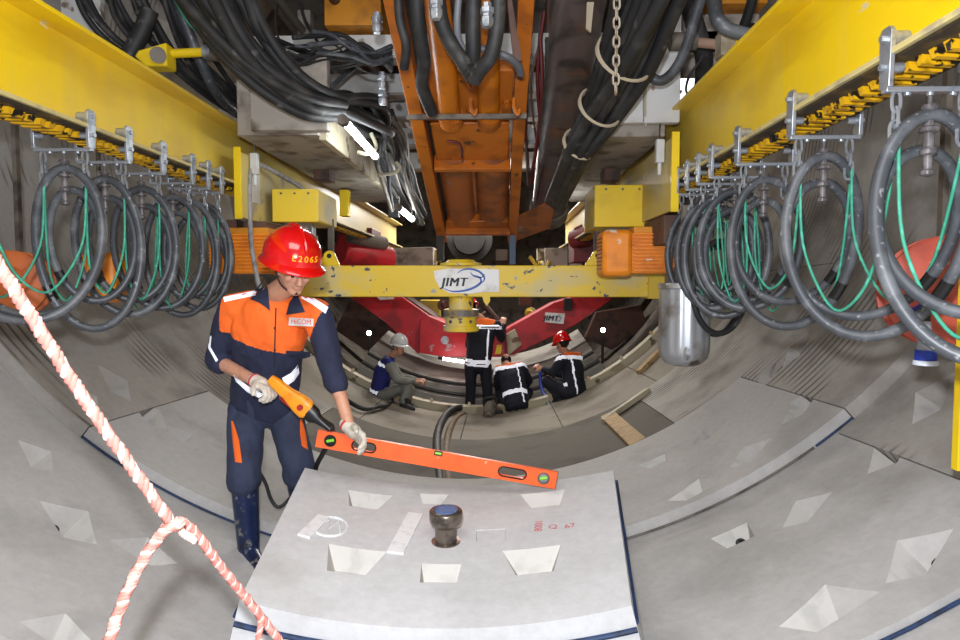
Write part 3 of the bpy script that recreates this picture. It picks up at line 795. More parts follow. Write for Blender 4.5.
def motor(side):
    w = 'right' if side > 0 else 'left'
    x0, x1 = (.69, 1.20) if side > 0 else (-1.95, -1.32)
    z0, z1 = 1.60, 1.91; yc = 4.45
    t = Th('crane_motor', ((x0+x1)/2, yc, z0), 'orange finned electric motor under the %s crane carriage' % w, 'motor')
    s = side
    xa, xb = (x0, x0+.20) if s > 0 else (x1-.20, x1)
    mb = MB(); zc2 = (z0+z1)/2
    mb.box((xa, yc-.13, z0), (xb, yc+.17, z1)); t.part('fan_cowl', mb, ORGM, .035)
    xa2, xb2 = (x0+.19, x1) if s > 0 else (x0, x1-.19)
    mb = MB(); mb.box((xa2, yc-.10, z0+.02), (xb2, yc+.15, z1-.02)); bd = t.part('motor_body', mb, ORGM, .01)
    for k in range(11):
        z = z0+.035+k*.024
        mb = MB(); mb.box((xa2+.01, yc-.125, z), (xb2-.02, yc-.095, z+.008)); t.part('cooling_fin', mb, ORGM, parent=bd)
    mb = MB(); mb.box((xa2+.02, yc-.09, z1-.03), (xb2-.04, yc+.12, z1+.02)); t.part('terminal_box', mb, AMB, .006)
    # vent slits on the cowl end
    xe = x0-.001 if s > 0 else x1+.001
    mb = MB()
    for k in range(9): mb.box((xe-.004, yc-.09, z0+.05+k*.025), (xe+.004, yc+.12, z0+.056+k*.025))
    t.part('vent', mb, BLACKP)
    mb = MB(); mb.box((x0+.02 if s < 0 else x1-.14, yc-.02, z1), (x0+.16 if s < 0 else x1-.02, yc+.12, 1.99)); t.part('mount', mb, BRSTL)
motor(1); motor(-1)

# crossbeam with logo
cb = Th('spreader_beam', (-.27, 4.9, 1.45), 'chipped yellow horizontal lifting crossbeam with a white logo plate in the middle', 'crossbeam')
mb = MB(); mb.box((-1.60, 4.9, 1.452), (1.22, 5.12, 1.69)); cb.part('beam', mb, YELC, .008)
mb = MB(); mb.box((1.12, 4.88, 1.44), (1.24, 5.13, 1.70)); cb.part('end_plate', mb, YELD, .004)
for (px0, s) in ((330, -1), (597, 1)):
    c = P(px0, 262, 4.98); mb = MB()
    pts = [V((c.x-.10, 4.96, 1.685)), V((c.x+.085, 4.96, 1.685))]
    for j in range(9):
        a = pi*j/8; pts.append(V((c.x+.045*cos(a), 4.96, 1.765+.04*sin(a))))
    mb.prism(pts, (0, .03, 0)); lg = cb.part('lifting_lug', mb, YEL, .003)
    mb = MB(); mb.cyl((c.x, 4.955, 1.765), (c.x, 4.995, 1.765), .018, n=14); cb.part('pin', mb, DARK, parent=lg)
    mb = MB(); mb.box((c.x-.02, 5.0, 1.69), (c.x+.02, 5.04, 2.05)); cb.part('hanger', mb, DARK2)
# logo plate: polygon
cx = V((P(467, 281, 4.9).x, 4.897, P(467, 281, 4.9).z)); sc = 4.9/650
def LP(px, py, dy=0): return V((P(px, py, 4.9).x, 4.896-dy, P(px, py, 4.9).z))
mb = MB(); mb.prism([LP(434, 271), LP(450, 268.5), LP(482, 269), LP(499, 269.5), LP(499, 292), LP(484, 292), LP(472, 293.5), LP(450, 293), LP(440, 288), LP(435, 279)], (0, .006, 0)); lp = cb.part('logo_plate', mb, WPLT)
mb = text_mb('JIMT', .092, .002, frame(LP(454, 282.5, .002), (1, 0, 0), (0, 0, 1)), shear=.2, space=1.12, bold=.004)
o_ = cb.part('lettering', mb, LBLK, parent=lp)
def swoosh(LPf, k=1):
    mb = MB()
    def band(pts, w0, w1):
        n = len(pts); L_ = []; R_ = []
        for i, p in enumerate(pts):
            a = V(pts[min(i+1, n-1)])-V(pts[max(i-1, 0)]); nrm = V((-a.y, a.x)).normalized(); f = i/(n-1); w = (w0+(w1-w0)*sin(pi*min(1, f)))/2
            L_.append(V(p)+nrm*w); R_.append(V(p)-nrm*w)
        for i in range(n-1):
            q = [L_[i], L_[i+1], R_[i+1], R_[i]]
            mb.prism([LPf(x.x, x.y, .0015) for x in q], (0, .001, 0))
    cr2 = lambda pts: [V((p.x, p.y)) for p in cr([V((a, b, 0)) for a, b in pts], 5)]
    band(cr2([(443, 288), (452, 291.3), (465, 290.5), (475, 287), (481, 282), (479, 277), (472, 275)]), .3, 2.4)
    band(cr2([(457, 273.5), (463, 269.8), (471, 269), (479, 271.5), (484, 276.5), (483.5, 281), (478, 285)]), .3, 2.2)
    band(cr2([(470, 272), (474, 276), (481, 277.5), (485, 274)]), .3, 1.6)
    return mb
cb.part('logo_swoosh', swoosh(LP), LBLU, parent=lp)
# drum and turntable in the middle
c = P(461, 300, 5.01)
mb = MB(); mb.lathe((c.x, 5.01, 1.69), (0, 0, 1), [(0, .16), (.02, .16), (.025, .12), (.045, .10)], 28); cb.part('turntable', mb, YELC)
mb = MB(); mb.cyl((c.x, 5.01, 1.46), (c.x, 5.01, 1.34), .094, n=28); cb.part('neck', mb, YELC)
mb = MB(); mb.lathe((c.x, 5.01, 1.36), (0, 0, -1), [(0, .11), (.006, .135), (.06, .135), (.062, .122), (.13, .122), (.132, .137), (.17, .137), (.178, .11)], 32); dr = cb.part('drum', mb, [YELC], angle=30)
mb = MB(); mb.lathe((c.x, 5.01, 1.353), (0, 0, -1), [(0, .137), (.05, .137), (.051, .13)], 32); cb.part('band', mb, M('band_grey', (.40, .38, .36), (.72, .58, .14), 9, rough=.5), parent=dr)
mb = MB(); mb.prism([LP(482, 296), LP(490, 296), LP(490, 301), LP(487, 306), LP(484, 302)], (0, .05, 0)); cb.part('hook_plate', mb, YELC)
for k in range(3):
    a = -2.2+k*.65; mb = MB(); p = V((c.x+.122*cos(a), 5.01+.122*sin(a), 1.265)); mb.cyl(p, p+V((cos(a), sin(a), 0))*.01, .012, n=8); cb.part('bolt', mb, STEELD, parent=dr)

# silver bucket cylinder at right
bk = Th('hanging_cylinder', P(685, 365, 3.8), 'silver ribbed cylinder with rounded bottom hanging below the orange motor', 'cylinder')
c = P(685, 283, 3.8); zb = P(685, 366, 3.8).z; R_ = .148; H = c.z-zb
mb = MB(); prof = [(0, R_*.98), (.01, R_), (.03, R_), (.032, R_*.96)]
n = 40; vs = []; ring = []
hs = [0, .01, .03, .035, .08, .2, .35, H-.09, H-.05, H-.02, H-.004, H]
rs_ = [1, 1.03, 1.03, .98, .98, .98, .98, .97, .9, .72, .45, .05]
for h, r in zip(hs, rs_):
    for j in range(n*2):
        a = pi*j/n; rib = 1-.035*(.5+.5*cos(14*a)) if .03 < h < H-.05 else 1
        vs.append(V((c.x+R_*r*rib*cos(a), c.y+R_*r*rib*sin(a), c.z-h)))
N2 = 2*n
fs = [(i*N2+j, i*N2+(j+1) % N2, (i+1)*N2+(j+1) % N2, (i+1)*N2+j) for i in range(len(hs)-1) for j in range(N2)]+[tuple(range(N2))]
mb.add(vs, fs); bk.part('shell', mb, TIN, angle=50)
mb = MB(); mb.cyl((c.x, c.y, c.z-.01), (c.x, c.y, 2.0), .03, n=10); bk.part('hanger', mb, STEELD)

# orange/red cable reels behind the loops
def reel(px, py, d, r, mat, label, side):
    c = P(px, py, d); ax = V((-.35*side, -1, 0)).normalized()
    t = Th('cable_reel', c, label, 'cable reel')
    mb = MB(); mb.lathe(c-ax*.09, ax, [(0, r*.9), (.01, r), (.03, r), (.035, r*.86), (.14, r*.86), (.145, r), (.165, r), (.175, r*.92), (.18, r*.5), (.19, r*.45), (.2, .02)], 40); t.part('drum', mb, mat, angle=40)
    for k in range(6):
        a = k*pi/3; u = ax.orthogonal().normalized(); w = ax.cross(u)
        mb = MB(); mb.cyl(c+ax*.085+(u*cos(a)+w*sin(a))*r*.2, c+ax*.085+(u*cos(a)+w*sin(a))*r*.88, .010, n=8); t.part('spoke', mb, mat)
    mb = MB(); mb.box((c.x+.06*side-.012, c.y+.1, c.z-.03), (c.x+.06*side+.012, c.y+.13, ZT)); t.part('hanger', mb, STEELD)
    return c
reel(944, 292, 2.55, .215, REEL, 'round brick red cable reel behind the nearest loops on the right', 1)
reel(16, 283, 3.4, .17, M('reel_orange', (.78, .40, .16), (.66, .32, .12), 7, rough=.55), 'orange cable reel behind the loops at the left edge', -1)
c = P(102, 275, 3.5); t = Th('junction_box', c, 'orange junction box hanging behind the left hose loops', 'junction box')
mb = MB(); mb.box((c.x-.1, c.y-.05, c.z-.15), (c.x+.1, c.y+.08, c.z+.12)); t.part('case', mb, ORGM, .03)
mb = MB(); mb.cyl(c+V((0, 0, .1)), c+V((0, 0, .75)), .012, n=8); t.part('hanger', mb, STEELD)
mb = MB(); mb.cyl(c+V((0, -.05, 0)), c+V((0, -.07, 0)), .04, n=16); t.part('knob', mb, BRSTL)
# blue and white plug
c = P(926, 350, 2.30); t = Th('industrial_plug', c, 'grey and blue industrial plug hanging below the red cable reel', 'plug')
mb = MB(); mb.lathe(c+V((0, 0, .10)), (0, 0, -1), [(0, .012), (.05, .018), (.06, .026), (.10, .030)], 20); t.part('grip', mb, M('plug_grey', (.62, .63, .66), rough=.4))
mb = MB(); mb.lathe(c, (0, 0, -1), [(0, .034), (.035, .034)], 20); t.part('collar', mb, BLUE)
mb = MB(); mb.lathe(c-V((0, 0, .036)), (0, 0, -1), [(0, .038), (.016, .040), (.018, .03)], 20); t.part('rim', mb, M('plug_white', (.80, .82, .85), rough=.4))
hose('plug_cable', [c+V((0, 0, .1)), c+V((.01, .02, .17)), c+V((.03, .1, .22))], .010, RUBD, 'short black cable above the blue plug', 'cable')
c = P(916, 312, 2.4); mb = MB(); mb.cyl(c-V((.03, 0, .02)), c+V((.04, 0, .02)), .022, n=14); obj('cable_socket', mb, BLUE, None, 0, 'blue socket in front of the red cable reel', 'socket')
# yellow post at the right edge
mb = MB(); a = P(962, 392, 2.2); b = P(962, 470, 2.2); mb.box((a.x-.016, a.y-.016, b.z), (a.x+.016, a.y+.016, 2.2)); obj('yellow_post', mb, YEL, None, .002, 'thin yellow post hanging at the right edge of the view', 'post')

# ------------------------------------------------------------ orange inclined conveyor frame
SL = .344
def FZ(y): return 2.86-SL*(y-3.0)
nrm = V((0, SL, 1)).normalized(); dirv = V((0, 1, -SL)).normalized()
def FP(x, y, h=0): return V((x, y, FZ(y)))+nrm*h
fr = Th('screw_conveyor', FP(-.17, 5.6), 'orange painted inclined machine frame with two hydraulic cylinders hanging over the middle', 'machine frame')
def slab_(x0, x1, y0, y1, h0, h1, mi=None):
    mb = MB(); mb.hexa([FP(x0, y0, h0), FP(x1, y0, h0), FP(x1, y1, h0), FP(x0, y1, h0), FP(x0, y0, h1), FP(x1, y0, h1), FP(x1, y1, h1), FP(x0, y1, h1)]); return mb
fr.part('side_rail', slab_(-.53, -.45, 2.2, 5.75, 0, .12), ORG, .004)
fr.part('side_rail', slab_(.09, .165, 2.2, 5.75, 0, .12), ORG, .004)
fr.part('side_rail', slab_(-.45, -.425, 2.2, 5.75, .10, .12), DARK)
fr.part('cylinder_block', slab_(-.44, .085, 3.62, 4.08, .08, .15), ORG, .008)
fr.part('lower_block', slab_(-.425, .07, 4.08, 4.52, .06, .20), ORG, .008)
fr.part('lip_plate', slab_(-.44, .085, 4.50, 4.54, -.01, .2), ORG, .003)
for (x, y) in ((-.39, 3.9), (-.17, 3.72), (.05, 3.9), (-.17, 3.98)):
    mb = MB(); p = FP(x, y, .08); mb.cyl(p, p-nrm*.02, .028, n=6); mb.cyl(p-nrm*.02, p-nrm*.035, .016, n=10); fr.part('bolt', mb, ORG)
for x in (-.285, -.055):
    mb = MB(); mb.tube([FP(x, 2.2, .02), FP(x, 3.98, .02)], .064, 24); cy = fr.part('hydraulic_cylinder', mb, M('cylinder_orange', (.72, .41, .06), (.60, .32, .05), 5, rough=.35), angle=60)
    mb = MB(); mb.tube([FP(x, 3.92, .02), FP(x, 4.0, .02)], .074, 24); fr.part('gland', mb, ORG, parent=cy)
for x in (-.305, -.04):
    mb = MB(); mb.tube([FP(x, 4.5, .15), FP(x, 5.45, .13)], .128, 32); fr.part('lower_cylinder', mb, ORGR, angle=60, label='rusty stained lower cylinder')
mb = MB(); mb.tube([FP(-.172, 4.5, .02), FP(-.172, 5.2, .02)], .012, 10); fr.part('centre_rod', mb, ORGR)
fr.part('yoke', slab_(-.42, .08, 5.38, 5.62, .02, .26), ORG, .006)
fr.part('yoke_flange', slab_(-.44, .10, 5.5, 5.54, -.03, .1), ORG, .003)
mb = MB(); mb.prism([FP(.165, 5.3, .02), FP(.44, 5.0, .02), FP(.44, 5.5, .02), FP(.165, 5.75, .02)], nrm*.02); fr.part('gusset', mb, ORGR)
for s, x in ((1, -.45), (-1, .085)):
    for y in (2.6, 3.3):
        mb = MB(); p = FP(x, y, 0.02); mb.cyl(p, p-nrm*.01, .010, n=8); fr.part('bolt', mb, DARK)
mb = MB(); mb.box((-.53, 3.80, 2.500), (.165, 3.82, 2.530), 0); fr.part('crossbar', mb, STEELD, .003, label='bare grey flat bar across the frame')
mb = MB(); mb.tube(cr([P(447, 141, 3.95), P(456, 142, 3.95), P(461, 146, 3.95), P(462, 158, 4.0)], 4), .008, 8); fr.part('valve_lever', mb, DRED)
# brackets, latches
for (px, py) in ((426, 100), (471, 98), (514, 98)):
    mb = MB(); a = P(px, py, 3.6); mb.tube(cr([a, a-V((.0, 0, .05)), a+V((.02, 0, -.09)), a+V((.03, 0, -.06))], 4), .010, 8); fr.part('hook', mb, ORG)
mb = MB(); mb.prism([P(507, 0, 3.2), P(512, 0, 3.2), P(522, 60, 3.3), P(514, 62, 3.3)], (0, .04, 0)); fr.part('chain_bracket', mb, BRSTL)
mb = MB(); mb.box((-.53, 5.6, 1.75), (-.47, 5.7, 2.1)); fr.part('strut', mb, DARK); mb = MB(); mb.box((.10, 5.6, 1.72), (.15, 5.7, 2.1)); fr.part('strut', mb, M('strut_blue', (.10, .22, .36), rough=.5))

# hoses over the orange frame
def hp(lst): return [P(*a) for a in lst]
H1 = [
    ([(416, -30, 2.9), (418, 20, 3.0), (424, 60, 3.15), (422, 85, 3.3), (432, 112, 3.5)], .034, RUBD, 'thick black hose hanging past the left side of the orange frame'),
    ([(436, -20, 2.8), (441, 20, 2.85), (452, 45, 2.9), (463, 62, 2.9), (472, 78, 3.0)], .033, RUBD, 'black hose curving down from the left to the hose joint over the orange frame'),
    ([(474, -20, 2.85), (473, 20, 2.9), (473, 50, 2.95), (472, 76, 3.02)], .034, RUBD, 'black hose coming straight down to the hose joint over the orange frame'),
    ([(499, -20, 2.75), (497, 25, 2.8), (491, 55, 2.85), (480, 70, 2.9), (474, 80, 2.95)], .033, RUBD, 'black hose curving down from the right to the hose joint over the orange frame'),
    ([(460, -15, 2.9), (457, 20, 2.95), (459, 40, 3.0), (466, 52, 3.05), (470, 60, 3.1)], .016, M('grey_hose', (.42, .43, .45), rough=.5), 'thin grey hose between the thick black hoses over the frame'),
    ([(480, 48, 3.1), (493, 52, 3.1), (508, 57, 3.1), (518, 66, 3.15), (521, 74, 3.2)], .018, M('grey_hose2', (.30, .31, .33), rough=.5), 'grey hose running sideways to the right rail of the orange frame'),
    ([(398, -10, 3.0), (400, 20, 3.05), (406, 45, 3.1), (404, 68, 3.2)], .022, RUBD, 'black hose running along the left rail of the orange frame'),
]
for (l, r, m, lab) in H1: hose('hydraulic_hose', hp(l), r, m, lab)
for (px, py, d, lab) in ((436, 6, 2.75, 'shiny hose fitting over the left orange cylinder'), (487, 14, 2.75, 'shiny hose fitting over the right orange cylinder'), (377, 22, 3.3, 'shiny hose fitting beside the top of the left rail'), (382, 80, 3.9, 'steel fitting half way down beside the left rail'), (383, 96, 4.0, 'lower steel fitting beside the left rail')):
    c = P(px, py, d); mb = MB(); mb.lathe(c+V((0, 0, .045)), (0, 0, -1), [(0, .020), (.02, .020), (.021, .030), (.045, .030), (.046, .024), (.06, .024), (.061, .028), (.085, .028), (.10, .02)], 6 if d < 3 else 8)
    obj('hose_fitting', mb, STEEL, None, .002, lab, 'fitting', 'steel fittings around the orange frame')

# big dark pipe
t = Th('conveyor_pipe', P(545, 210, 5.6), 'large dark muddy steel pipe slanting down right of the orange frame', 'pipe')
def PZ(y): return 3.08-.44*(y-3.75)
mb = MB(); mb.tube([V((.445, y, PZ(y))) for y in (2.6, 3.75, 4.7, 5.75)], .150, 36); t.part('pipe', mb, PIPE, angle=60)
mb = MB(); mb.tube([V((.445, y, PZ(y))) for y in (3.30, 3.42)], .175, 36); t.part('collar', mb, M('collar_mauve', (.32, .26, .27), rough=.6))
mb = MB(); mb.prism([P(587, 2, 3.35), P(594, 2, 3.35), P(591, 32, 3.45), P(586, 28, 3.45)], (0, .02, 0)); t.part('tag_plate', mb, TAN)
mb = MB(); mb.tube([V((.445, y, PZ(y))) for y in (5.66, 5.8)], .17, 36); t.part('end_ring', mb, DARK2)

# ------------------------------------------------------------ hose bundles
def bundle(name, path, widths, n, label_fn, rs, group, mat=RUBD, rad=None):
    rnd = random.Random(rs); cen = [P(*p) for p in path]
    k = len(cen)
    for i in range(n):
        # position inside the bundle cross section
        a = 2*pi*i*.381966*1.0; q = sqrt((i+.5)/n)
        pts = []
        for j, c in enumerate(cen):
            t = cen[min(j+1, k-1)]-cen[max(j-1, 0)]; t.normalize()
            u = t.cross(V((0, 1, 0))).normalized(); w = t.cross(u)
            ww = widths[j]/2; aa = a+.25*j*(1 if i % 2 else -.4)
            pts.append(c+u*cos(aa)*q*ww*.86+w*sin(aa)*q*ww*.7+V((rnd.uniform(-1, 1), rnd.uniform(-1, 1), rnd.uniform(-1, 1)))*.012)
        r = rad or (sum(widths)/len(widths)/2/sqrt(n)*.92)
        r *= rnd.uniform(.8, 1.15)
        mb = MB(); mb.tube(cr(pts, 7), r, 9); obj(name, mb, mat, None, 0, label_fn, 'hose', group, angle=80)
bundle('bundled_hose', [(185, -50, 3.0), (217, 0, 3.2), (243, 40, 3.35), (275, 76, 3.5), (308, 98, 3.65), (342, 106, 3.85)], [.46, .42, .36, .29, .22, .12], 15, 'black hose in the thick bundle sagging at the upper left', 11, 'black hoses in the upper left bundle', rad=.029)
bundle('bundled_hose', [(335, 104, 3.95), (372, 120, 4.6), (390, 150, 5.6), (402, 185, 6.6), (412, 212, 7.4)], [.16, .42, .46, .40, .34], 12, 'thin black cable in the mass below the left tube lamp', 12, 'black cables beyond the left tube lamp', rad=.026)
bundle('bundled_hose', [(668, -50, 2.9), (650, 0, 3.1), (626, 60, 3.4), (600, 115, 3.75), (576, 155, 4.0), (556, 200, 4.9)], [.37, .36, .32, .25, .18, .16], 12, 'black hose in the thick bundle slanting down at the upper right', 13, 'black hoses in the upper right bundle', rad=.033)
bundle('loose_cable', [(100, -20, 3.8), (112, 10, 3.9), (128, 32, 4.0), (150, 50, 4.2)], [.55, .5, .42, .3], 8, 'black hose hanging above the left crane beam', 14, 'black hoses above the left crane beam', rad=.020)
bundle('loose_cable', [(150, -25, 4.0), (165, 10, 4.1), (185, 55, 4.3), (220, 90, 4.6), (245, 112, 5.0)], [.5, .5, .42, .3, .2], 8, 'black hose trailing behind the yellow valve on the left', 15, 'black hoses behind the yellow valve', rad=.020)
# ties round the right bundle
for (px, py, d, w, lab) in ((624, 58, 3.4, .15, 'upper cream rope tied round the right hose bundle'), (600, 108, 3.7, .125, 'lower cream rope tied round the right hose bundle'), (579, 145, 3.95, .10, 'lowest white tie round the right hose bundle')):
    c = P(px, py, d); ax = (P(576, 155, 4.0)-P(650, 0, 3.1)).normalized(); u = ax.orthogonal().normalized(); w2 = ax.cross(u); mb = MB()
    for k in (0, 1):
        mb.tube([c+ax*(.02*k-.01)+(u*cos(a)+w2*sin(a))*w+ax*.02*sin(a+k) for a in [2*pi*i/28 for i in range(28)]], .008, 6, closed=True)
    obj('rope_tie', mb, TAN, None, 0, lab, 'rope', 'rope ties on the right hose bundle')
hose('rope_tail', hp([(645, 50, 3.3), (648, 70, 3.8), (645, 100, 3.95), (646, 127, 4.0)]), .007, TAN, 'thin cream rope end hanging over the white panel', 'rope')
for (l, r, m, lab) in [
    ([(652, 20, 3.6), (646, 50, 3.6), (650, 75, 3.6), (663, 80, 3.6), (678, 65, 3.6), (690, 35, 3.6), (703, -10, 3.6)], .028, RUBB, 'dusty grey hose looping in a U above the right crane beam'),
    ([(712, -15, 3.3), (716, 15, 3.4), (726, 28, 3.4), (740, 33, 3.4), (752, 36, 3.4)], .034, RUBB, 'thick scuffed hose bending onto the right crane beam'),
    ([(683, -10, 4.0), (697, 30, 4.1), (704, 60, 4.2), (702, 95, 4.4)], .055, RUBD, 'thick black hose behind the valve at the upper right'),
    ([(755, -10, 3.9), (748, 15, 4.0), (740, 35, 4.1)], .03, RUBD, 'black hose running down behind the scuffed hose at the upper right'),
    ([(705, 55, 4.1), (690, 75, 4.1), (686, 90, 4.2), (690, 96, 4.2)], .008, RUBD, 'thin black wire curling above the right crane beam'),
    ([(150, 10, 3.9), (143, 30, 3.9), (135, 45, 3.9), (128, 58, 3.9)], .05, RUBD, 'thick dark hose entering the yellow valve'),
    ([(176, 0, 4.1), (200, 60, 4.2), (218, 95, 4.4), (236, 112, 4.7)], .034, RUBB, 'dusty hose slanting down behind the yellow valve'),
    ([(172, -5, 3.9), (190, 25, 3.9), (215, 45, 3.95), (232, 58, 4.0)], .007, GREEN, 'thin green wire at the upper left'),
    ([(300, 0, 4.2), (305, 20, 4.3), (320, 50, 4.5), (318, 90, 4.6)], .010, RUBD, 'thin black wire hanging in front of the grey post at the upper left'),
    ([(275, 40, 4.3), (300, 50, 4.5), (340, 62, 4.8), (385, 55, 5.0)], .022, RUBD, 'black cable crossing the white panel on the left'),
    ([(285, 55, 4.4), (310, 58, 4.5), (345, 55, 4.8), (385, 60, 5.0)], .016, RUBD, 'second black cable crossing under the white panel on the left'),
    ([(330, 88, 4.6), (345, 75, 4.7), (362, 60, 4.8), (378, 30, 4.8)], .018, RUBB, 'grey cable rising to the fitting by the left rail'),
    ([(274, 40, 4.3), (290, 62, 4.35), (312, 78, 4.4), (330, 92, 4.5)], .008, RUBD, 'thin wire lying over the left hose bundle'),
    ([(277, 0, 4.5), (276, 30, 4.5), (288, 55, 4.5), (300, 78, 4.5)], .007, RUBD, 'thin wire dangling left of the grey post'),
    ([(268, 60, 4.2), (277, 100, 4.2), (280, 118, 4.2)], .006, RUBD, 'short loose wire end under the left hose bundle')]:
    hose('loose_hose', hp(l), r, m, lab, 'hose' if r > .015 else 'wire')
rnd = random.Random(77)
for k in range(16):
    x0 = rnd.uniform(270, 320); y0 = rnd.uniform(30, 70); pts = [(x0, y0, 3.8)]
    for j in range(1, 5): pts.append((x0+(392-x0)*j/4, y0+(rnd.uniform(45, 72)-y0)*j/4+rnd.uniform(-9, 9), 3.8+.1*j))
    hose('tangled_cable', hp(pts), rnd.choice([.006, .008, .012, .016]), [RUBD, RUBB, RUBD, GREEN if k == 4 else RUBD][k % 4], 'thin cable in the tangle between the left hose bundle and the orange frame', 'cable', 'tangled cables left of the orange frame', 6)
for k in range(10):
    x0 = rnd.uniform(360, 400); pts = [(x0, rnd.uniform(100, 130), 5.0), (x0+10, rnd.uniform(135, 150), 5.2), (x0+rnd.uniform(8, 25), rnd.uniform(165, 180), 5.6), (x0+rnd.uniform(15, 35), rnd.uniform(205, 235), 6.2)]
    hose('tangled_cable', hp(pts), rnd.choice([.010, .014, .02]), [RUBD, STEELD][k % 2], 'cable hanging between the left tube lamp and the orange frame', 'cable', 'cables beside the left rail of the orange frame', 6)
for k in range(12):
    x0 = rnd.uniform(528, 552); pts = [(x0, rnd.uniform(10, 60), 4.4), (x0+rnd.uniform(-8, 8), rnd.uniform(70, 110), 4.6), (x0+rnd.uniform(-10, 4), rnd.uniform(150, 200), 5.2)]
    hose('tangled_cable', hp(pts), rnd.choice([.006, .009, .014]), [RUBD, BRSTL, DRED][k % 3], 'thin cable between the orange frame and the dark pipe', 'cable', 'cables between the orange frame and the dark pipe', 6)
# hanging chain
mb = MB(); top = P(617, -15, 2.9); bot = P(617, 92, 2.9); z = top.z; k = 0
ch = Th('hanging_chain', (top.x, top.y, bot.z), 'pale steel chain hanging straight down in front of the right hose bundle', 'chain')
while z > bot.z:
    c = V((top.x, top.y, z)); pts = []
    for j in range(14):
        a = 2*pi*j/14; l = .018*sin(a)+(.007 if sin(a) > 0 else -.007); m_ = .013*cos(a)
        pts.append(c+(V((m_, 0, l)) if k % 2 == 0 else V((m_*.35, m_, l))))
    mb = MB(); mb.tube(pts, .005, 6, closed=True); ch.part('link', mb, CHAINM); z -= .040; k += 1
# yellow valve, left
c = P(151, 56, 3.85); t = Th('yellow_valve', c, 'yellow valve block with a pipe above the left crane beam', 'valve')
mb = MB(); mb.prism([P(138, 50, 3.8), P(166, 42, 3.8), P(167, 66, 3.8), P(145, 66, 3.8), P(134, 56, 3.8)], (0, .12, 0)); t.part('block', mb, YEL, .01)
mb = MB(); mb.cyl(P(158, 55, 3.8), P(158, 55, 3.77), .045, n=18); t.part('cap', mb, STEELD)
mb = MB(); mb.cyl(P(166, 54, 3.88), P(206, 52, 3.88), .026, n=16); t.part('pipe', mb, YEL)
mb = MB(); mb.cyl(P(204, 52, 3.88), P(214, 52, 3.88), .040, n=16); t.part('coupling', mb, STEEL)
mb = MB(); mb.cyl(P(213, 52, 3.88), P(240, 56, 3.88), .05, n=16); t.part('sleeve', mb, STEELD)
# valve, right
c = P(725, 45, 3.6); t = Th('pipe_valve', c, 'dusty valve with a pale pipe above the right crane beam', 'valve')
mb = MB(); mb.cyl(P(670, 42, 3.8), P(696, 41, 3.8), .05, n=16); t.part('body', mb, STEELD)
mb = MB(); mb.cyl(P(694, 42, 3.8), P(722, 45, 3.7), .027, n=14); t.part('pipe', mb, M('rusty_pink', (.62, .50, .42), rough=.6))
mb = MB(); mb.box((P(718, 40, 3.6).x, 3.55, P(718, 58, 3.6).z), (P(733, 40, 3.6).x, 3.65, P(718, 33, 3.6).z)); t.part('block', mb, CREAM, .006)
mb = MB(); mb.box((P(733, 40, 3.6).x, 3.56, P(718, 52, 3.6).z), (P(741, 40, 3.6).x, 3.64, P(718, 38, 3.6).z)); t.part('tab', mb, YEL, .004)
mb = MB(); mb.cyl(P(655, 35, 3.8), P(672, 42, 3.8), .022, n=12); t.part('stub', mb, STEELD)

# ------------------------------------------------------------ gantry steelwork
def bx(name, lo, hi, mat, label, cat='beam', group=None, bevel=.006):
    mb = MB(); mb.box(lo, hi); return obj(name, mb, mat, None, bevel, label, cat, group, origin=((lo[0]+hi[0])/2, (lo[1]+hi[1])/2, lo[2]))
bx('side_girder', (-1.60, 4.0, 2.46), (-1.10, 7.3, 2.80), BEAMG, 'dusty grey box girder running inward of the left crane beam', 'girder')
bx('side_girder', (.62, 4.1, 2.46), (1.03, 7.3, 2.80), BEAMG, 'dusty grey box girder running inward of the right crane beam', 'girder')
mb = MB(); mb.box((-1.11, 4.05, 2.44), (-1.06, 7.3, 2.74)); obj('edge_channel', mb, CREAM, None, .006, 'pale cream channel on the inner edge of the left box girder', 'channel')
for (y, z, h, lab) in ((4.6, 3.12, .16, 'nearest'), (5.5, 3.13, .17, 'second'), (6.3, 3.14, .16, 'third'), (7.1, 3.05, .18, 'fourth'), (8.0, 2.95, .2, 'fifth')):
    t = Th('cross_beam', (XC, y, z), 'dirty white steel cross beam overhead, %s from the viewer' % lab, 'beam', 'white cross beams overhead')
    mb = MB(); mb.box((-1.75, y, z), (1.5, y+.02, z+h)); t.part('web', mb, WHITE)
    mb = MB(); mb.box((-1.75, y-.06, z-.02), (1.5, y+.1, z)); t.part('flange', mb, BEAMG, .002)
bx('grey_post', (P(297, 0, 5.0).x, 5.0, 2.9), (P(310, 0, 5.0).x, 5.1, 4.1), BEAMG, 'grey upright post at the upper left behind the hoses', 'post')
bx('steel_box', (P(248, 0, 3.9).x, 3.9, P(0, 132, 3.9).z), (P(326, 0, 3.9).x, 3.98, P(0, 60, 3.9).z), BEAMG, 'dirty grey box face above the left crane beam', 'steel box')
bx('amber_box', (P(324, 0, 4.5).x, 4.5, P(0, 29, 4.5).z), (P(381, 0, 4.5).x, 4.9, P(0, 3, 4.5).z), AMB, 'amber painted steel box at the top left of the orange frame', 'steel box')
bx('amber_box', (P(722, 0, 4.5).x, 4.5, P(0, 12, 4.5).z), (P(768, 0, 4.5).x, 4.9, P(0, -30, 4.5).z), AMB, 'amber painted steel box at the top right above the crane beam', 'steel box')
bx('amber_post', (P(640, 0, 4.9).x, 4.9, P(0, 25, 4.9).z), (P(650, 0, 4.9).x, 5.0, 4.2), AMB, 'amber upright strip behind the right hose bundle', 'post')
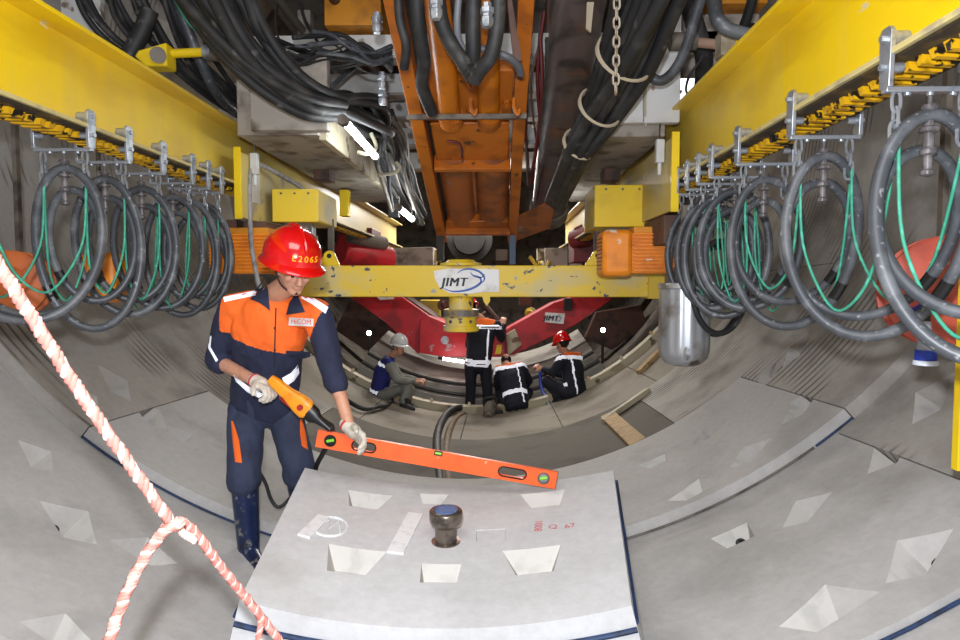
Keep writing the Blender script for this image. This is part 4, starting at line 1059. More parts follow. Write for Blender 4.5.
for (x0, x1, y0, y1, d, lab, mt) in ((621, 645, 68, 127, 4.00, 'narrow dirty white steel panel behind the right hose bundle', WHITE), (646, 682, 20, 127, 3.98, 'wide dirty white steel panel right of the hose bundle', WHITE), (683, 760, 22, 82, 4.6, 'pale grey steel plate with round holes at the upper right', BEAMG), (140, 215, 20, 62, 5.2, 'pale grey steel plate behind the yellow valve', BEAMG), (215, 248, 85, 150, 5.0, 'dusty plate behind the left crane beam', BEAMG), (60, 100, -10, 40, 4.6, 'pale plate at the top left behind hanging hoses', WHITE)):
    bx('gantry_cladding', (P(x0, 0, d).x, d, P(0, y1, d).z), (P(x1, 0, d).x, d+.06, P(0, y0, d).z), mt, lab, 'panel')
mb = MB()
plate = [o for o in bpy.data.objects if o.get('label', '').startswith('pale grey steel plate with round holes')][0]
for (px, py) in ((689, 26), (742, 33), (752, 27)):
    c = P(px, py, 4.6)-plate.location; mb = MB(); mb.cyl(c-V((0, .004, 0)), c+V((0, .004, 0)), .028, n=16); obj('round_hole', mb, BLACKP, plate)
bx('window_gap_light', (P(676, 0, 5.6).x, 5.6, P(0, 112, 5.6).z), (P(700, 0, 5.6).x, 5.62, P(0, 82, 5.6).z), M('lamp_panel', (1, 1, 1), emit=((.95, .97, 1), 2.2)), 'bright lit panel seen between the hoses at the upper right', 'lamp')
bx('beam_hanger', (P(311, 0, 5.2).x, 5.2, P(0, 181, 5.2).z), (P(327, 0, 5.2).x, 5.4, P(0, 150, 5.2).z), BRSTL, 'brown steel hanger between the left crane beam and the girder', 'hanger')
bx('beam_hanger', (P(606, 0, 5.2).x, 5.2, P(0, 183, 5.2).z), (P(622, 0, 5.2).x, 5.4, P(0, 150, 5.2).z), BRSTL, 'brown steel hanger between the right crane beam and the girder', 'hanger')
bx('dark_bracket', (P(386, 0, 6.3).x, 6.3, P(0, 218, 6.3).z), (P(397, 0, 6.3).x, 6.4, P(0, 200, 6.3).z), DARK, 'dark bracket beside the far left tube lamp', 'bracket')
bx('yellow_clip', (P(337, 0, 6.2).x, 6.2, P(0, 217, 6.2).z), (P(346, 0, 6.2).x, 6.3, P(0, 191, 6.2).z), YEL, 'yellow plate clamped to the left crane beam beyond the drive cover', 'plate')
bx('deck_plate', (-1.7, 3.2, 3.62), (1.5, 9.0, 3.68), DARK2, 'dark gantry deck high overhead', 'deck')
rnd = random.Random(3)
for k in range(14):
    x = rnd.uniform(-1.6, 1.3); y = rnd.uniform(4.6, 7.5)
    bx('overhead_box', (x, y, 3.35), (x+rnd.uniform(.15, .4), y+rnd.uniform(.1, .3), 3.62), rnd.choice([DARK, DARK2, BRSTL, BEAMG]), 'small steel box fixed under the dark overhead deck', 'steel box', 'boxes under the overhead deck')
for k in range(8):
    x = -1.5+k*.38
    mb = MB(); mb.cyl((x, 3.6, 3.5), (x+.05, 8.6, 3.4), .03+.01*(k % 3), n=12); obj('overhead_pipe', mb, [DARK2, BRSTL, STEELD][k % 3], None, 0, 'long pipe running under the overhead deck', 'pipe', 'pipes under the overhead deck', angle=60)

# tube lamps
def tubelamp(a, b, r, lab, mat=LAMP, W=None):
    t = Th('tube_lamp', a, lab, 'lamp', None)
    mb = MB(); mb.tube([a, b], r, 14); t.part('tube', mb, mat, angle=60)
    dr = (b-a).normalized()
    for p, q in ((a, a-dr*.07), (b, b+dr*.03)):
        mb = MB(); mb.cyl(p, q, r*1.25, n=14); t.part('end_cap', mb, STEELD if r > .02 else DARK)
    return t
tubelamp(P(345, 122, 3.62), P(375, 156, 4.6), .022, 'bright white tube lamp under the left hose bundle')
tubelamp(P(399, 208, 5.6), P(412, 219, 6.5), .026, 'small bright tube lamp further along on the left')
tubelamp(P(562, 199, 6.2), P(552, 208, 7.0), .026, 'small bright tube lamp beyond the dark pipe on the right')
tubelamp(P(443, 358.5, 9.2), P(464, 362, 9.2), .020, 'pinkish tube lamp under the red steel arc', LAMPP)
for (px, py, lab) in ((369, 333, 'small bright work lamp at the left end of the far segment stack'), (603, 330, 'small bright work lamp at the right end of the far segment stack')):
    c = P(px, py, 9.7); t = Th('work_lamp', c, lab, 'lamp'); mb = MB(); mb.ell(c, (.035, .035, .035)); t.part('bulb', mb, SPOT)
    mb = MB(); mb.cyl(c-V((0, -.02, .03)), c-V((0, -.02, .5)), .02, n=8); t.part('stand', mb, DARK)
for (l, lab) in (([(371, 133, 4.6), (376, 147, 4.6), (367, 154, 4.5), (358, 152, 4.5)], 'cream hook holding the left tube lamp'), ([(396, 162, 5.4), (400, 168, 5.4), (393, 173, 5.4), (378, 175, 5.3)], 'cream hook below the left tube lamp')):
    hose('lamp_hook', hp(l), .014, M('hook_cream', (.74, .72, .62), rough=.6), lab, 'hook')

# ------------------------------------------------------------ red erector arc
def Q(px, py, d): return P(px, py, d)
er = Th('erector_arc', P(485, 345, 9.8), 'red painted steel erector arc spanning the far end of the tunnel', 'steel arc')
def rp(name, pts, d, th, mat, lab=None, bevel=.01):
    mb = MB(); mb.prism([Q(x, y, d) for x, y in pts], (0, th, 0)); return er.part(name, mb, mat, bevel, label=lab)
rp('left_arm', [(350, 297), (402, 297), (432, 318), (445, 325), (428, 345), (418, 354), (385, 322)], 9.75, .5, RED)
rp('centre_plate', [(420, 320), (428, 316), (462, 330), (505, 332), (506, 357), (444, 357), (419, 353)], 9.6, .6, RED)
rp('right_arm', [(505, 330), (553, 303), (575, 296), (612, 292), (611, 300), (575, 325), (535, 345), (514, 355), (504, 357)], 9.65, .5, RED)
rp('right_rib', [(506, 334), (515, 329), (522, 345), (508, 356)], 9.58, .06, CREAM)
rp('top_edge', [(345, 290), (402, 294), (440, 320), (436, 322), (400, 298), (345, 297)], 9.9, .6, BRSTL)
c = Q(445, 340, 9.58); mb = MB(); mb.cyl(c, c-V((0, .03, 0)), .06, n=14); mb.cyl(c-V((0, .03, 0)), c-V((0, .05, 0)), .03, n=6); er.part('pin', mb, STEEL)
c = Q(568, 305, 9.6); mb = MB(); mb.box((c.x-.06, c.y-.03, c.z-.08), (c.x+.06, c.y+.05, c.z+.1)); er.part('clamp', mb, DARK, .01)
c = Q(421, 350, 9.58)
mb = MB(); mb.prism([Q(497, 345, 9.5), Q(502, 345, 9.5), Q(501, 354, 9.5), Q(495, 354, 9.5)], (0, .02, 0)); er.part('yellow_sticker', mb, YEL)
a = [Q(545.5, 312.5, 9.55), Q(565, 313.5, 9.55), Q(563.5, 324, 9.55), Q(543.5, 322, 9.55)]
mb = MB(); mb.prism(a, (0, .02, 0)); pl = er.part('logo_plate', mb, WPLT)
mb = text_mb('JIMT', .105, .004, frame(Q(550.8, 318.3, 9.54), (1, 0, -.05), (.05, 0, 1)), shear=.2, space=1.1, bold=.005); er.part('lettering', mb, LBLK, parent=pl)
def LP2(x, y, dy=0):
    # the same mark, scaled into the small plate
    return Q(560.3+(x-478)*.17, 318+(y-279)*.26, 9.545-dy)
er.part('logo_swoosh', swoosh(LP2), LBLU, parent=pl)
a = [Q(375, 295, 9.7), Q(392, 294, 9.7), Q(394, 299, 9.7), Q(380, 300, 9.7)]
mb = MB(); mb.prism(a, (0, .02, 0)); er.part('logo_plate', mb, WPLT)
# machinery behind
def mach(name, pts, d, th, mat, lab, cat='machinery'):
    mb = MB(); mb.prism([Q(x, y, d) for x, y in pts], (0, th, 0)); return obj(name, mb, mat, None, .01, lab, cat)
mach('ram_housing', [(336, 225), (372, 228), (372, 262), (336, 262)], 9.0, .7, DRED, 'dark red ram housing above the crossbeam on the left')
mach('ram_housing', [(574, 228), (600, 215), (606, 262), (574, 262)], 9.0, .7, DRED, 'dark red ram housing above the crossbeam on the right')
for (a, b, r, m, lab) in (((340, 250, 8.9), (388, 262, 9.4), .22, RED, 'red hydraulic ram lying above the left of the crossbeam'), ((350, 236, 8.7), (384, 244, 9.2), .10, STEELD, 'grey hydraulic rod above the left of the crossbeam'), ((575, 240, 9.1), (600, 232, 8.7), .14, DRED, 'red hydraulic ram above the right of the crossbeam')):
    mb = MB(); mb.cyl(Q(*a), Q(*b), r, n=24); obj('hydraulic_ram', mb, m, None, .01, lab, 'hydraulic ram', angle=50)
mach('grey_cabinet', [(392, 248), (433, 247), (433, 268), (390, 268)], 10.5, .6, BEAMG, 'grey cabinet seen above the crossbeam left of the orange frame', 'cabinet')
mach('grey_cabinet', [(545, 248), (568, 248), (568, 268), (545, 268)], 10.5, .6, BEAMG, 'narrow grey cabinet seen above the crossbeam right of the orange frame', 'cabinet')
mach('grey_cabinet', [(569, 251), (582, 251), (582, 268), (569, 268)], 10.6, .6, WHITE, 'small pale cabinet beside the narrow grey cabinet', 'cabinet')
mach('side_plate', [(350, 300), (372, 300), (410, 345), (365, 350), (335, 330)], 11.2, .2, BRSTL, 'brown plate behind the left arm of the red arc')
mach('side_plate', [(596, 312), (640, 305), (648, 325), (612, 350), (585, 338)], 11.2, .2, BRSTL, 'brown plate behind the right arm of the red arc')
rnd = random.Random(21)
for k in range(26):
    x = rnd.uniform(405, 570); y = rnd.uniform(300, 322) if k % 2 else rnd.uniform(256, 264); d = rnd.uniform(10.4, 11.8); c = Q(x, y, d); mb = MB()
    if k % 3 == 0: mb.lathe(c, (rnd.uniform(-.4, .4), -1, rnd.uniform(-.4, .4)), [(0, .10), (.05, .10), (.06, .06), (.12, .05)], 14)
    elif k % 3 == 1: mb.tube(cr([c, c+V((rnd.uniform(-.3, .3), 0, rnd.uniform(-.35, 0))), c+V((rnd.uniform(-.4, .4), .1, rnd.uniform(-.5, .1)))], 6), .03, 8)
    else: mb.box(c-V((.1, .1, .07)), c+V((.1, .1, .12)))
    obj(['valve_head', 'pipe_bend', 'steel_bracket'][k % 3], mb, [CREAM, DARK2, STEELD, BRSTL, YELD][k % 5], None, 0, ['round valve head among the far machinery', 'bent pipe among the far machinery', 'small steel bracket among the far machinery'][k % 3], ['valve', 'pipe', 'bracket'][k % 3], 'fittings among the far machinery')
for k, (x, y) in enumerate(((332, 345), (628, 330), (470, 240), (350, 280), (610, 280))):
    c = Q(x, y, 12.2); mb = MB(); mb.lathe(c, (0, -1, 0), [(0, .42), (.2, .42), (.22, .3), (.4, .28)], 28)
    obj('thrust_cylinder', mb, [BRSTL, BRSTL, DARK, DARK2, DARK2][k], None, 0, 'round thrust cylinder end on the far bulkhead', 'hydraulic ram', 'thrust cylinder ends on the far bulkhead')
mach('far_frame', [(420, 300), (440, 300), (440, 325), (420, 312)], 11.6, .2, YELD, 'small yellowish frame behind the red arc')

# curved segment being erected, seen beyond the rim (two stacked)
def curved(ylo, yhi, rin, rout, a0, a1, tilt, lab, mat):
    t = Th('lining_segment', T(0, ylo, rin), lab, 'concrete segment')
    def TT(th, y, r): 
        p = T(th, y, r); p.z += tilt*(y-ylo); return p
    mb = MB(); n = 40; prof = [(ylo, rout), (ylo, rin+.27), (ylo+.03, rin+.25), (ylo+.03, rin+.2), (ylo, rin+.18), (ylo, rin+.1), (ylo+.03, rin+.085), (ylo+.03, rin+.05), (ylo, rin+.03), (ylo+.03, rin), (yhi, rin), (yhi, rout)]
    k = len(prof); vs = [TT(a0+(a1-a0)*i/n, y, r) for i in range(n+1) for (y, r) in prof]; fs = []
    for i in range(n):
        for j in range(k): fs.append((i*k+j, i*k+(j+1) % k, (i+1)*k+(j+1) % k, (i+1)*k+j))
    fs += [tuple(range(k)), tuple(n*k+j for j in range(k-1, -1, -1))]
    mb.add(vs, fs); t.part('slab', mb, mat, angle=25)
    for rr in (.225, .068):
        mb = MB(); mb.tube([TT(a0+(a1-a0)*i/n, ylo+.022, rin+rr) for i in range(n+1)], .012, 6); t.part('gasket', mb, BLACKP)
SEGF = M('far_segment_concrete', (.56, .545, .51), (.47, .45, .41), 4, rough=.6)
curved(9.35, 11.0, 2.98, 3.40, radians(-32), radians(33), .13, 'curved grey concrete segment with grooved edge resting beyond the rim behind the workers', SEGF)

# ------------------------------------------------------------ things on the rim
hose('black_cable', [FL(325, 385, .03), FL(345, 404, .05), FL(363, 413, .05), FL(378, 411, .06), P(386, 405, 7.7), P(392, 400, 8.2)], .026, RUBD, 'black cable lying over the rim beside the worker in the white helmet', 'cable')
hose('arched_hose', hp([(440, 485, 5.1), (437, 455, 6.0), (438, 432, 7.0), (446, 415, 8.0), (458, 408, 8.35), (470, 411, 8.7), (478, 420, 9.0)]), .045, RUBD, 'thick black hose arching over the rim in the middle', 'hose')
hose('arched_hose', hp([(449, 485, 5.1), (446, 455, 6.1), (449, 432, 7.1), (456, 419, 8.0), (464, 414, 8.35)]), .04, M('tan_hose', (.45, .38, .29), (.36, .30, .22), 9, rough=.7), 'muddy tan hose beside the arching black hose', 'hose')
# impact wrench
c = P(490, 408, 8.35); t = Th('impact_wrench', c, 'grey impact wrench with a loop handle standing on the rim', 'power tool')
mb = MB(); mb.lathe(P(488, 418, 8.1), (P(491, 405, 8.4)-P(488, 418, 8.1)), [(0, .05), (.06, .055), (.07, .075), (.2, .085), (.3, .08), (.34, .05)], 18); t.part('body', mb, STEELD)
mb = MB(); mb.tube(cr(hp([(485, 408, 8.4), (484, 400, 8.4), (490, 397.5, 8.4), (496, 399, 8.4), (496, 408, 8.4)]), 5), .02, 8); t.part('handle', mb, DARK)
mb = MB(); mb.box(P(494, 413, 8.3)-V((.0, .03, .03)), P(494, 413, 8.3)+V((.12, .03, .04))); t.part('trigger', mb, DARK, .008)
for (pts, end, lab) in (([(540, 372, 8.9), (541, 385, 8.8), (545, 396, 8.6), (551, 403, 8.4)], ((548, 402, 8.35), (555, 421, 8.2)), 'blue hose with a steel nozzle held by the worker in the red helmet'),
                        ([(577, 393, 8.5), (583, 390, 8.45), (586, 397, 8.4)], ((582, 393, 8.4), (585, 404, 8.25)), 'short blue hose with steel fitting on the rim'),
                        ([(580, 392, 8.5), (588, 391, 8.45), (594, 399, 8.4)], ((588, 394, 8.4), (599, 413, 8.15)), 'blue hose with long steel nozzle at the right end of the rim')):
    t = Th('grout_nozzle', P(*end[0]), lab, 'nozzle')
    mb = MB(); mb.tube(cr(hp(pts), 6), .022, 8); t.part('hose', mb, BLUE, angle=80)
    mb = MB(); a = P(*end[0]); b = P(*end[1]); mb.tube([a, a.lerp(b, .25), a.lerp(b, .3), a.lerp(b, .8), a.lerp(b, .82), b], [.035, .035, .022, .022, .04, .04], 10); t.part('nozzle', mb, STEEL, angle=40)
# helmet-sized tin on the rim by the crouching worker
# wet patch with timber floor near 470-540
mb = MB()
a = [hit(px, py, 3.262) for px, py in ((392, 450), (545, 450), (555, 470), (360, 470))]
rp_ = [T(th, y, 3.262) for th, y in a]

# ------------------------------------------------------------ people
def noise_disp(amp, sc, seed=0, stretch=(1, 1, .35)):
    def f(p):
        q = V((p.x*stretch[0]*sc+seed, p.y*stretch[1]*sc, p.z*stretch[2]*sc))
        return amp*(noise.noise(q)+.5*noise.noise(q*2.1)-.1)
    return f

def head_shapes(mb, c, fwd, up, s=1.0, detail=True):
    fwd = V(fwd).normalized(); up = (V(up)-fwd*V(up).dot(fwd)).normalized(); rt = fwd.cross(up)
    R3 = Matrix((rt, fwd, up)).transposed()
    def q(a, b, cc): return V(c)+(rt*a+fwd*b+up*cc)*s
    def e(a, b, cc, r): mb.ell(q(a, b, cc), [x*s for x in r], R3)
    e(0, -.015, .035, (.073, .092, .085))          # cranium
    e(0, .018, -.02, (.063, .070, .075))           # face
    e(0, .045, -.078, (.036, .036, .030))          # chin
    e(0, .012, -.060, (.054, .055, .045))          # jaw
    if detail:
        mb.cap(q(0, .086, .012), q(0, .104, -.022), .009*s, .014*s)       # nose
        for k in (-1, 1):
            e(k*.010, .096, -.028, (.009, .010, .008))
            e(k*.030, .078, .026, (.024, .014, .009))  # brow
            e(k*.040, .064, -.014, (.020, .018, .018))   # cheekbone
            e(k*.072, -.006, -.004, (.009, .020, .032))  # ear
            e(k*.074, -.004, .015, (.010, .015, .012))
            e(k*.029, .072, .006, (.013, .010, .008))    # lid
        e(0, .085, -.046, (.022, .012, .006)); e(0, .083, -.057, (.019, .012, .0065))   # lips
    else:
        mb.cap(q(0, .088, .01), q(0, .10, -.02), .012*s, .016*s)
        for k in (-1, 1): e(k*.072, -.006, 0, (.011, .02, .03))
    return q, R3

def hand_shapes(mb, wrist, palm_end, normal, curl=.5, side=1, s=1.0, inf=0, curls=None, thumb=None):
    """palm from wrist toward palm_end; normal = palm side direction; side = +1 thumb on +x of (dir x normal)"""
    d = (V(palm_end)-V(wrist)).normalized(); n = V(normal); n = (n-d*n.dot(d)).normalized(); w = d.cross(n).normalized()*side
    L = .085*s
    for k in range(4):
        off = (-.030+.020*k)*s
        mb.cap(V(wrist)+w*off*.6+d*.01*s, V(wrist)+w*off+d*L, (.013+inf)*s, (.0125+inf)*s, 10)
    fl_ = [.062, .078, .084, .074]
    tips = []
    for k in range(4):      # k=0 little .. 3 index
        off = (-.030+.020*k)*s; base = V(wrist)+w*off+d*L; cu = (curls[k] if curls else curl)
        dd = d.copy(); p = base; seg = [.45, .3, .25]; rr = [.0098, .0090, .0082, .0070]
        for j in range(3):
            ang = cu*[.9, 1.1, .7][j]
            dd = (dd*cos(ang)+n*sin(ang)).normalized(); 
            nn = (n*cos(ang)-d*0).normalized()
            # rotate the bending plane too
            q = p+dd*fl_[k]*seg[j]*s
            mb.cap(p, q, (rr[j]+inf)*s, (rr[j+1]+inf)*s, 10); p = q
            n2 = (n-dd*n.dot(dd)); n = V(normal)-dd*V(normal).dot(dd) if n2.length < .05 else n2
            n.normalize()
        n = V(normal); n = (n-d*n.dot(d)).normalized()
        tips.append(p)
    tb = V(wrist)+w*.028*s+d*.025*s; td = (d*.6+w*.75+n*.35).normalized() if thumb is None else V(thumb).normalized()
    t1 = tb+td*.038*s; t2 = t1+(td*.75+d*.45+n*.35).normalized()*.032*s
    mb.cap(tb, t1, (.0145+inf)*s, (.0115+inf)*s, 10); mb.cap(t1, t2, (.0115+inf)*s, (.0085+inf)*s, 10)
    return tips

def helmet(root, off, c, fwd, up, mat, s=1.0, text=None):
    fwd = V(fwd).normalized(); up = (V(up)-fwd*V(up).dot(fwd)).normalized(); rt = fwd.cross(up)
    mb = MB(); n = 40; rows = []
    def q(a, b, cc): return V(c)+(rt*a+fwd*b+up*cc)*s
    rx, ry, rz = .112, .132, .122
    vs = []
    for i in range(13):
        t = i/12*pi/2*1.0
        for j in range(n):
            a = 2*pi*j/n; ridge = 1+.012*max(0, cos(a*2))
            vs.append(q(rx*sin(t)*cos(a)*ridge+0, ry*sin(t)*sin(a), .012+rz*cos(t)))
    m = n; base = 13
    for (k, z) in ((1.0, 0.0), (1.10, -.012), (1.12, -.018), (1.08, -.016), (.96, -.004)):   # brim
        for j in range(n):
            a = 2*pi*j/n; f = max(0, sin(a)); b = k+(.16*f*f if k > 1.05 else 0)
            vs.append(q(rx*b*cos(a), ry*b*sin(a)+(.0), z-.010*f*(k-1)*6))
    rowsN = 18; fs = [(i*n+j, i*n+(j+1) % n, (i+1)*n+(j+1) % n, (i+1)*n+j) for i in range(rowsN-1) for j in range(n)]
    # inner shell, closes the helmet
    for i in range(9):
        t = pi/2*(1-i/8)
        for j in range(n):
            a = 2*pi*j/n; vs.append(q(rx*.955*sin(t)*cos(a), ry*.955*sin(t)*sin(a), .008+rz*.95*cos(t)))
    fs += [(i*n+j, i*n+(j+1) % n, (i+1)*n+(j+1) % n, (i+1)*n+j) for i in range(17, 26) for j in range(n)]
    mb.add(vs, fs); mb.v = [tuple(V(x)-V(off)) for x in mb.v]
    h = obj('helmet', mb, mat, root, 0, angle=50)
    bm = bmesh.new(); bm.from_mesh(h.data); bmesh.ops.remove_doubles(bm, verts=bm.verts, dist=1e-5); bmesh.ops.recalc_face_normals(bm, faces=bm.faces); bm.to_mesh(bm and h.data); bm.free(); finish(h.data, 50)
    mb = MB(); mb.tube([q(a*.003, .133*sin(t)*1.0, .012+.125*cos(t)) for a, t in [(0, -1.2+.2*i) for i in range(13)]], .008*s, 8)
    mb.v = [tuple(V(x)-V(off)) for x in mb.v]; obj('ridge', mb, mat, h)
    if text:
        mb = MB()
        for k, chh in enumerate(text):
            ang = radians(66+k*11.5)
            # around the front: angle 90 = front
            pc = q(rx*1.0*cos(ang), ry*1.0*sin(ang), .034); nn = (rt*cos(ang)/rx+fwd*sin(ang)/ry).normalized(); xx = up.cross(nn).normalized()
            tm = text_mb(chh, .034*s, .003*s, frame(pc+nn*.0015, xx, up, nn)); o0 = len(mb.v)
            mb.add(tm.v, tm.f)
        mb.v = [tuple(V(x)-V(off)) for x in mb.v]
        obj('lettering', mb, YTXT, h)
    # chin strap
    mb = MB(); mb.tube(cr([q(-.072, .02, 0), q(-.068, .025, -.05), q(-.045, .045, -.10), q(0, .055, -.118), q(.045, .045, -.10), q(.068, .025, -.05), q(.072, .02, 0)], 5), .004*s, 6)
    mb.v = [tuple(V(x)-V(off)) for x in mb.v]; obj('chin_strap', mb, M('strap_dark', (.18, .10, .10), rough=.8), root)
    return h

def clothed_person(root_loc, J, label, spec):
    """J: joints; builds body, jacket, trousers, boots, helmet"""
    e = empty('person', root_loc, label, 'person')
    s = spec.get('s', 1.0); vx = spec.get('voxel', .02); big = vx < .009
    # body: one continuous surface
    mb = MB()
    q, R3 = head_shapes(mb, J['head'], J['face'], J['up'], s, big)
    mb.cap(V(J['head'])-V(J['up'])*.05*s, J['neck'], .052*s, .058*s)
    sh = (V(J['shL'])+V(J['shR']))/2
    mb.cap(J['neck'], J['chest'], .06*s, .10*s); mb.cap(J['chest'], J['pelvis'], .10*s, .10*s)
    for k in 'LR':
        mb.cap(V(J['neck'])-(V(J['neck'])-V(J['chest']))*.2, J['sh'+k], .05*s, .045*s)
        mb.cap(J['sh'+k], J['el'+k], .042*s, .036*s, 14); mb.cap(J['el'+k], J['wr'+k], .038*s, .027*s, 14)
        mb.cap(J['pelvis'], J['hip'+k], .08*s, .08*s); mb.cap(J['hip'+k], J['kn'+k], .07*s, .05*s); mb.cap(J['kn'+k], J['an'+k], .048*s, .035*s)
        mb.cap(J['an'+k], V(J['an'+k]).lerp(V(J['toe'+k]), .8)-V((0, 0, .015)), .034*s, .022*s)
        he = V(J['wr'+k])+V(J['hd'+k]).normalized()*.08*s
        if big: hand_shapes(mb, J['wr'+k], he, J['hn'+k], J['hc'+k], J.get('hs'+k, 1), s*.97, 0)
        else: hand_shapes(mb, J['wr'+k], he, J['hn'+k], J['hc'+k], J.get('hs'+k, 1), s*1.1, .003)
    me = remesh(mb, .0055 if big else .012, 2 if big else 1)
    rm_obj('body', me, [spec.get('skin', SKIN)], e, root_loc)
    # hair
    mb = MB(); U_ = V(J['up']).normalized(); Fw = V(J['face']).normalized()
    mb.ell(V(J['head'])-Fw*.024*s+U_*.030*s, (.077*s, .088*s, .082*s), R3); me = mb.mesh('hair', [HAIR], 60)
    me.transform(Matrix.Translation(-V(root_loc))); link('hair', me, e)
    if big:
        for k in (-1, 1):
            c_ = q(k*.029, .078, .004); mb = MB(); mb.ell(c_-V(root_loc), (.0085, .0085, .0085)); obj('eye', mb, M('eye_dark', (.12, .09, .08), rough=.2), e)
            mb = MB(); a_ = q(k*.014, .089, .027); b_ = q(k*.030, .092, .031); c2_ = q(k*.046, .080, .027)
            mb.tube([x-V(root_loc) for x in cr([a_, b_, c2_], 4)], .0035, 6); obj('eyebrow', mb, HAIR, e)
    # jacket
    mb = MB(); up = (V(J['neck'])-V(J['pelvis'])).normalized(); rt = (V(J['shL'])-V(J['shR'])).normalized(); rt0 = (rt-up*rt.dot(up)).normalized(); fw = up.cross(rt0).normalized()
    if fw.dot(V(J['front'])) < 0: fw = -fw
    ch = V(J['chest']); pe = V(J['pelvis']); nk = V(J['neck'])
    W = spec.get('w', 1.0)*s
    spine = [nk+up*.01, nk.lerp(ch, .35), ch, ch.lerp(pe, .45), pe.lerp(ch, .12), pe-up*.06*s]
    wid = [.085, .165, .190, .178, .180, .178]; dep = [.075, .105, .128, .125, .128, .125]
    mb.loft([(c_, rt0*wid[i]*W, fw*dep[i]*W) for i, c_ in enumerate(spine)], 32, pw=.85)
    for k in 'LR':
        mb.cap(nk.lerp(ch, .30), V(J['sh'+k]), .085*s, .074*s)
        mb.cap(J['sh'+k], V(J['el'+k]), .076*s, .060*s, 18)
        f_ = J.get('cuff'+k, .9); end = V(J['el'+k]).lerp(V(J['wr'+k]), f_)
        if f_ > 0: mb.cap(J['el'+k], end, .060*s, (.052 if f_ > .5 else .058)*s, 18)
        if f_ < .5:   # rolled cuff
            mb.cap(V(J['el'+k]).lerp(V(J['wr'+k]), f_-.1), end, .063*s, .062*s, 18)
    me = remesh(mb, vx, 5 if big else 2, noise_disp(.012 if big else .012, 11, spec.get('seed', 0)))
    def cls(c_, n_):
        r_ = c_-nk; a = r_.dot(rt0); b = r_.dot(up); f = (c_-nk.lerp(pe, .4)).dot(fw)
        return spec['cls'](a/s, b/s, f/s, c_, n_)
    rm_obj('jacket' if not spec.get('vest') else 'jacket', me, spec['mats'], e, root_loc, cls)
    # trousers
    mb = MB()
    mb.loft([(pe+up*.08*s, rt0*.150*W, fw*.112*W), (pe, rt0*.165*W, fw*.120*W), (pe-up*.07*s, rt0*.165*W, fw*.12*W), (pe-up*.12*s, rt0*.14*W, fw*.10*W)], 28)
    for k in 'LR':
        lg = spec.get('leg', 1); mb.cap(J['hip'+k], J['kn'+k], .092*s*lg, .074*s*lg, 20); f_ = spec.get('trcuff', .9)
        mb.cap(J['kn'+k], V(J['kn'+k]).lerp(V(J['an'+k]), f_), .074*s*lg, (.078 if f_ < .5 else .066)*s*lg, 20)
        mb.cap(pe, J['hip'+k], .095*s, .095*s)
    me = remesh(mb, vx*1.1, 5 if big else 2, noise_disp(.012, 12, 5+spec.get('seed', 0)))
    rm_obj('trousers', me, spec['tmats'], e, root_loc, spec.get('tcls'))
    # boots
    for k in 'LR':
        mb = MB(); an = V(J['an'+k]); to = V(J['toe'+k]); kn = V(J['kn'+k]); f_ = spec.get('bootf', .5)
        mb.cap(an.lerp(kn, f_), an, .070*s, .054*s, 18); mb.cap(an, an.lerp(to, .7)+V((0, 0, -.01)), .052*s, .044*s, 18); hd = (to-an); hd.z = 0; hd.normalize()
        sole = V((0, 0, -.04*s))
        mb.cap(an+sole-hd*.03*s, an.lerp(to, .6)+sole*.6, .046*s, .048*s, 16); mb.cap(an.lerp(to, .6)+sole*.6, to, .046*s, .040*s, 16)
        me = remesh(mb, vx, 3); rm_obj('boot', me, [spec.get('boot', BOOT)], e, root_loc)
    return e, rt0, up, fw, nk, pe

# --- foreground worker
J = dict(head=P(294, 270, 3.0), face=(.62, -.90, -.52), up=(.22, -.30, 1), neck=P(273, 296, 3.15), chest=P(270, 330, 3.22), pelvis=P(264, 398, 3.38),
         shR=P(233, 308, 3.22), elR=P(216, 360, 3.30), wrR=P(257, 382, 3.06), shL=P(317, 314, 3.12), elL=P(333, 372, 3.13), wrL=P(350, 428, 3.03),
         hipR=P(248, 408, 3.40), knR=P(244, 470, 3.26), anR=P(249, 552, 3.27), toeR=P(262, 572, 3.12),
         hipL=P(284, 405, 3.40), knL=P(298, 465, 3.34), anL=P(306, 533, 3.55), toeL=P(322, 552, 3.45),
         hdR=(P(275, 392, 3.0)-P(257, 382, 3.06)), hnR=(.45, -.35, -.85), hcR=.95, hsR=-1,
         hdL=(P(361, 438, 3.0)-P(350, 428, 3.03)), hnL=(-.2, -.75, -.55), hcL=.55, hsL=-1,
         front=(0, -1, 0), cuffR=.12, cuffL=.20)
def cls_main(a, b, f, c, n):
    a -= .005
    lim = .225+.2*(b+.235)
    return 0 if (b > -.235 and abs(a) < lim) else 1
root = P(262, 575, 3.3)
e, rt0, up, fw, nk, pe = clothed_person(root, J, 'man in red helmet and orange and navy suit bending forward with a spirit level', dict(
    voxel=.0065, cls=cls_main, mats=[ORCL, NAVY, REFL], tmats=[NAVYT, ORCL], trcuff=.12, bootf=.80, seed=2, leg=1.12))
def part(name, mb, mat, parent=e, off=root, label=None, bevel=0, angle=40):
    mb.v = [tuple(V(x)-V(off)) for x in mb.v]; return obj(name, mb, mat, parent, bevel, label, angle=angle)
hh = helmet(e, root, V(J['head'])+V((-.006, .0, .048))-V((.6, -.9, -.4)).normalized()*.010, V((.74, -.86, -.36)), V((.2, -.2, 1)), HELR, 1.17, 'E2065')
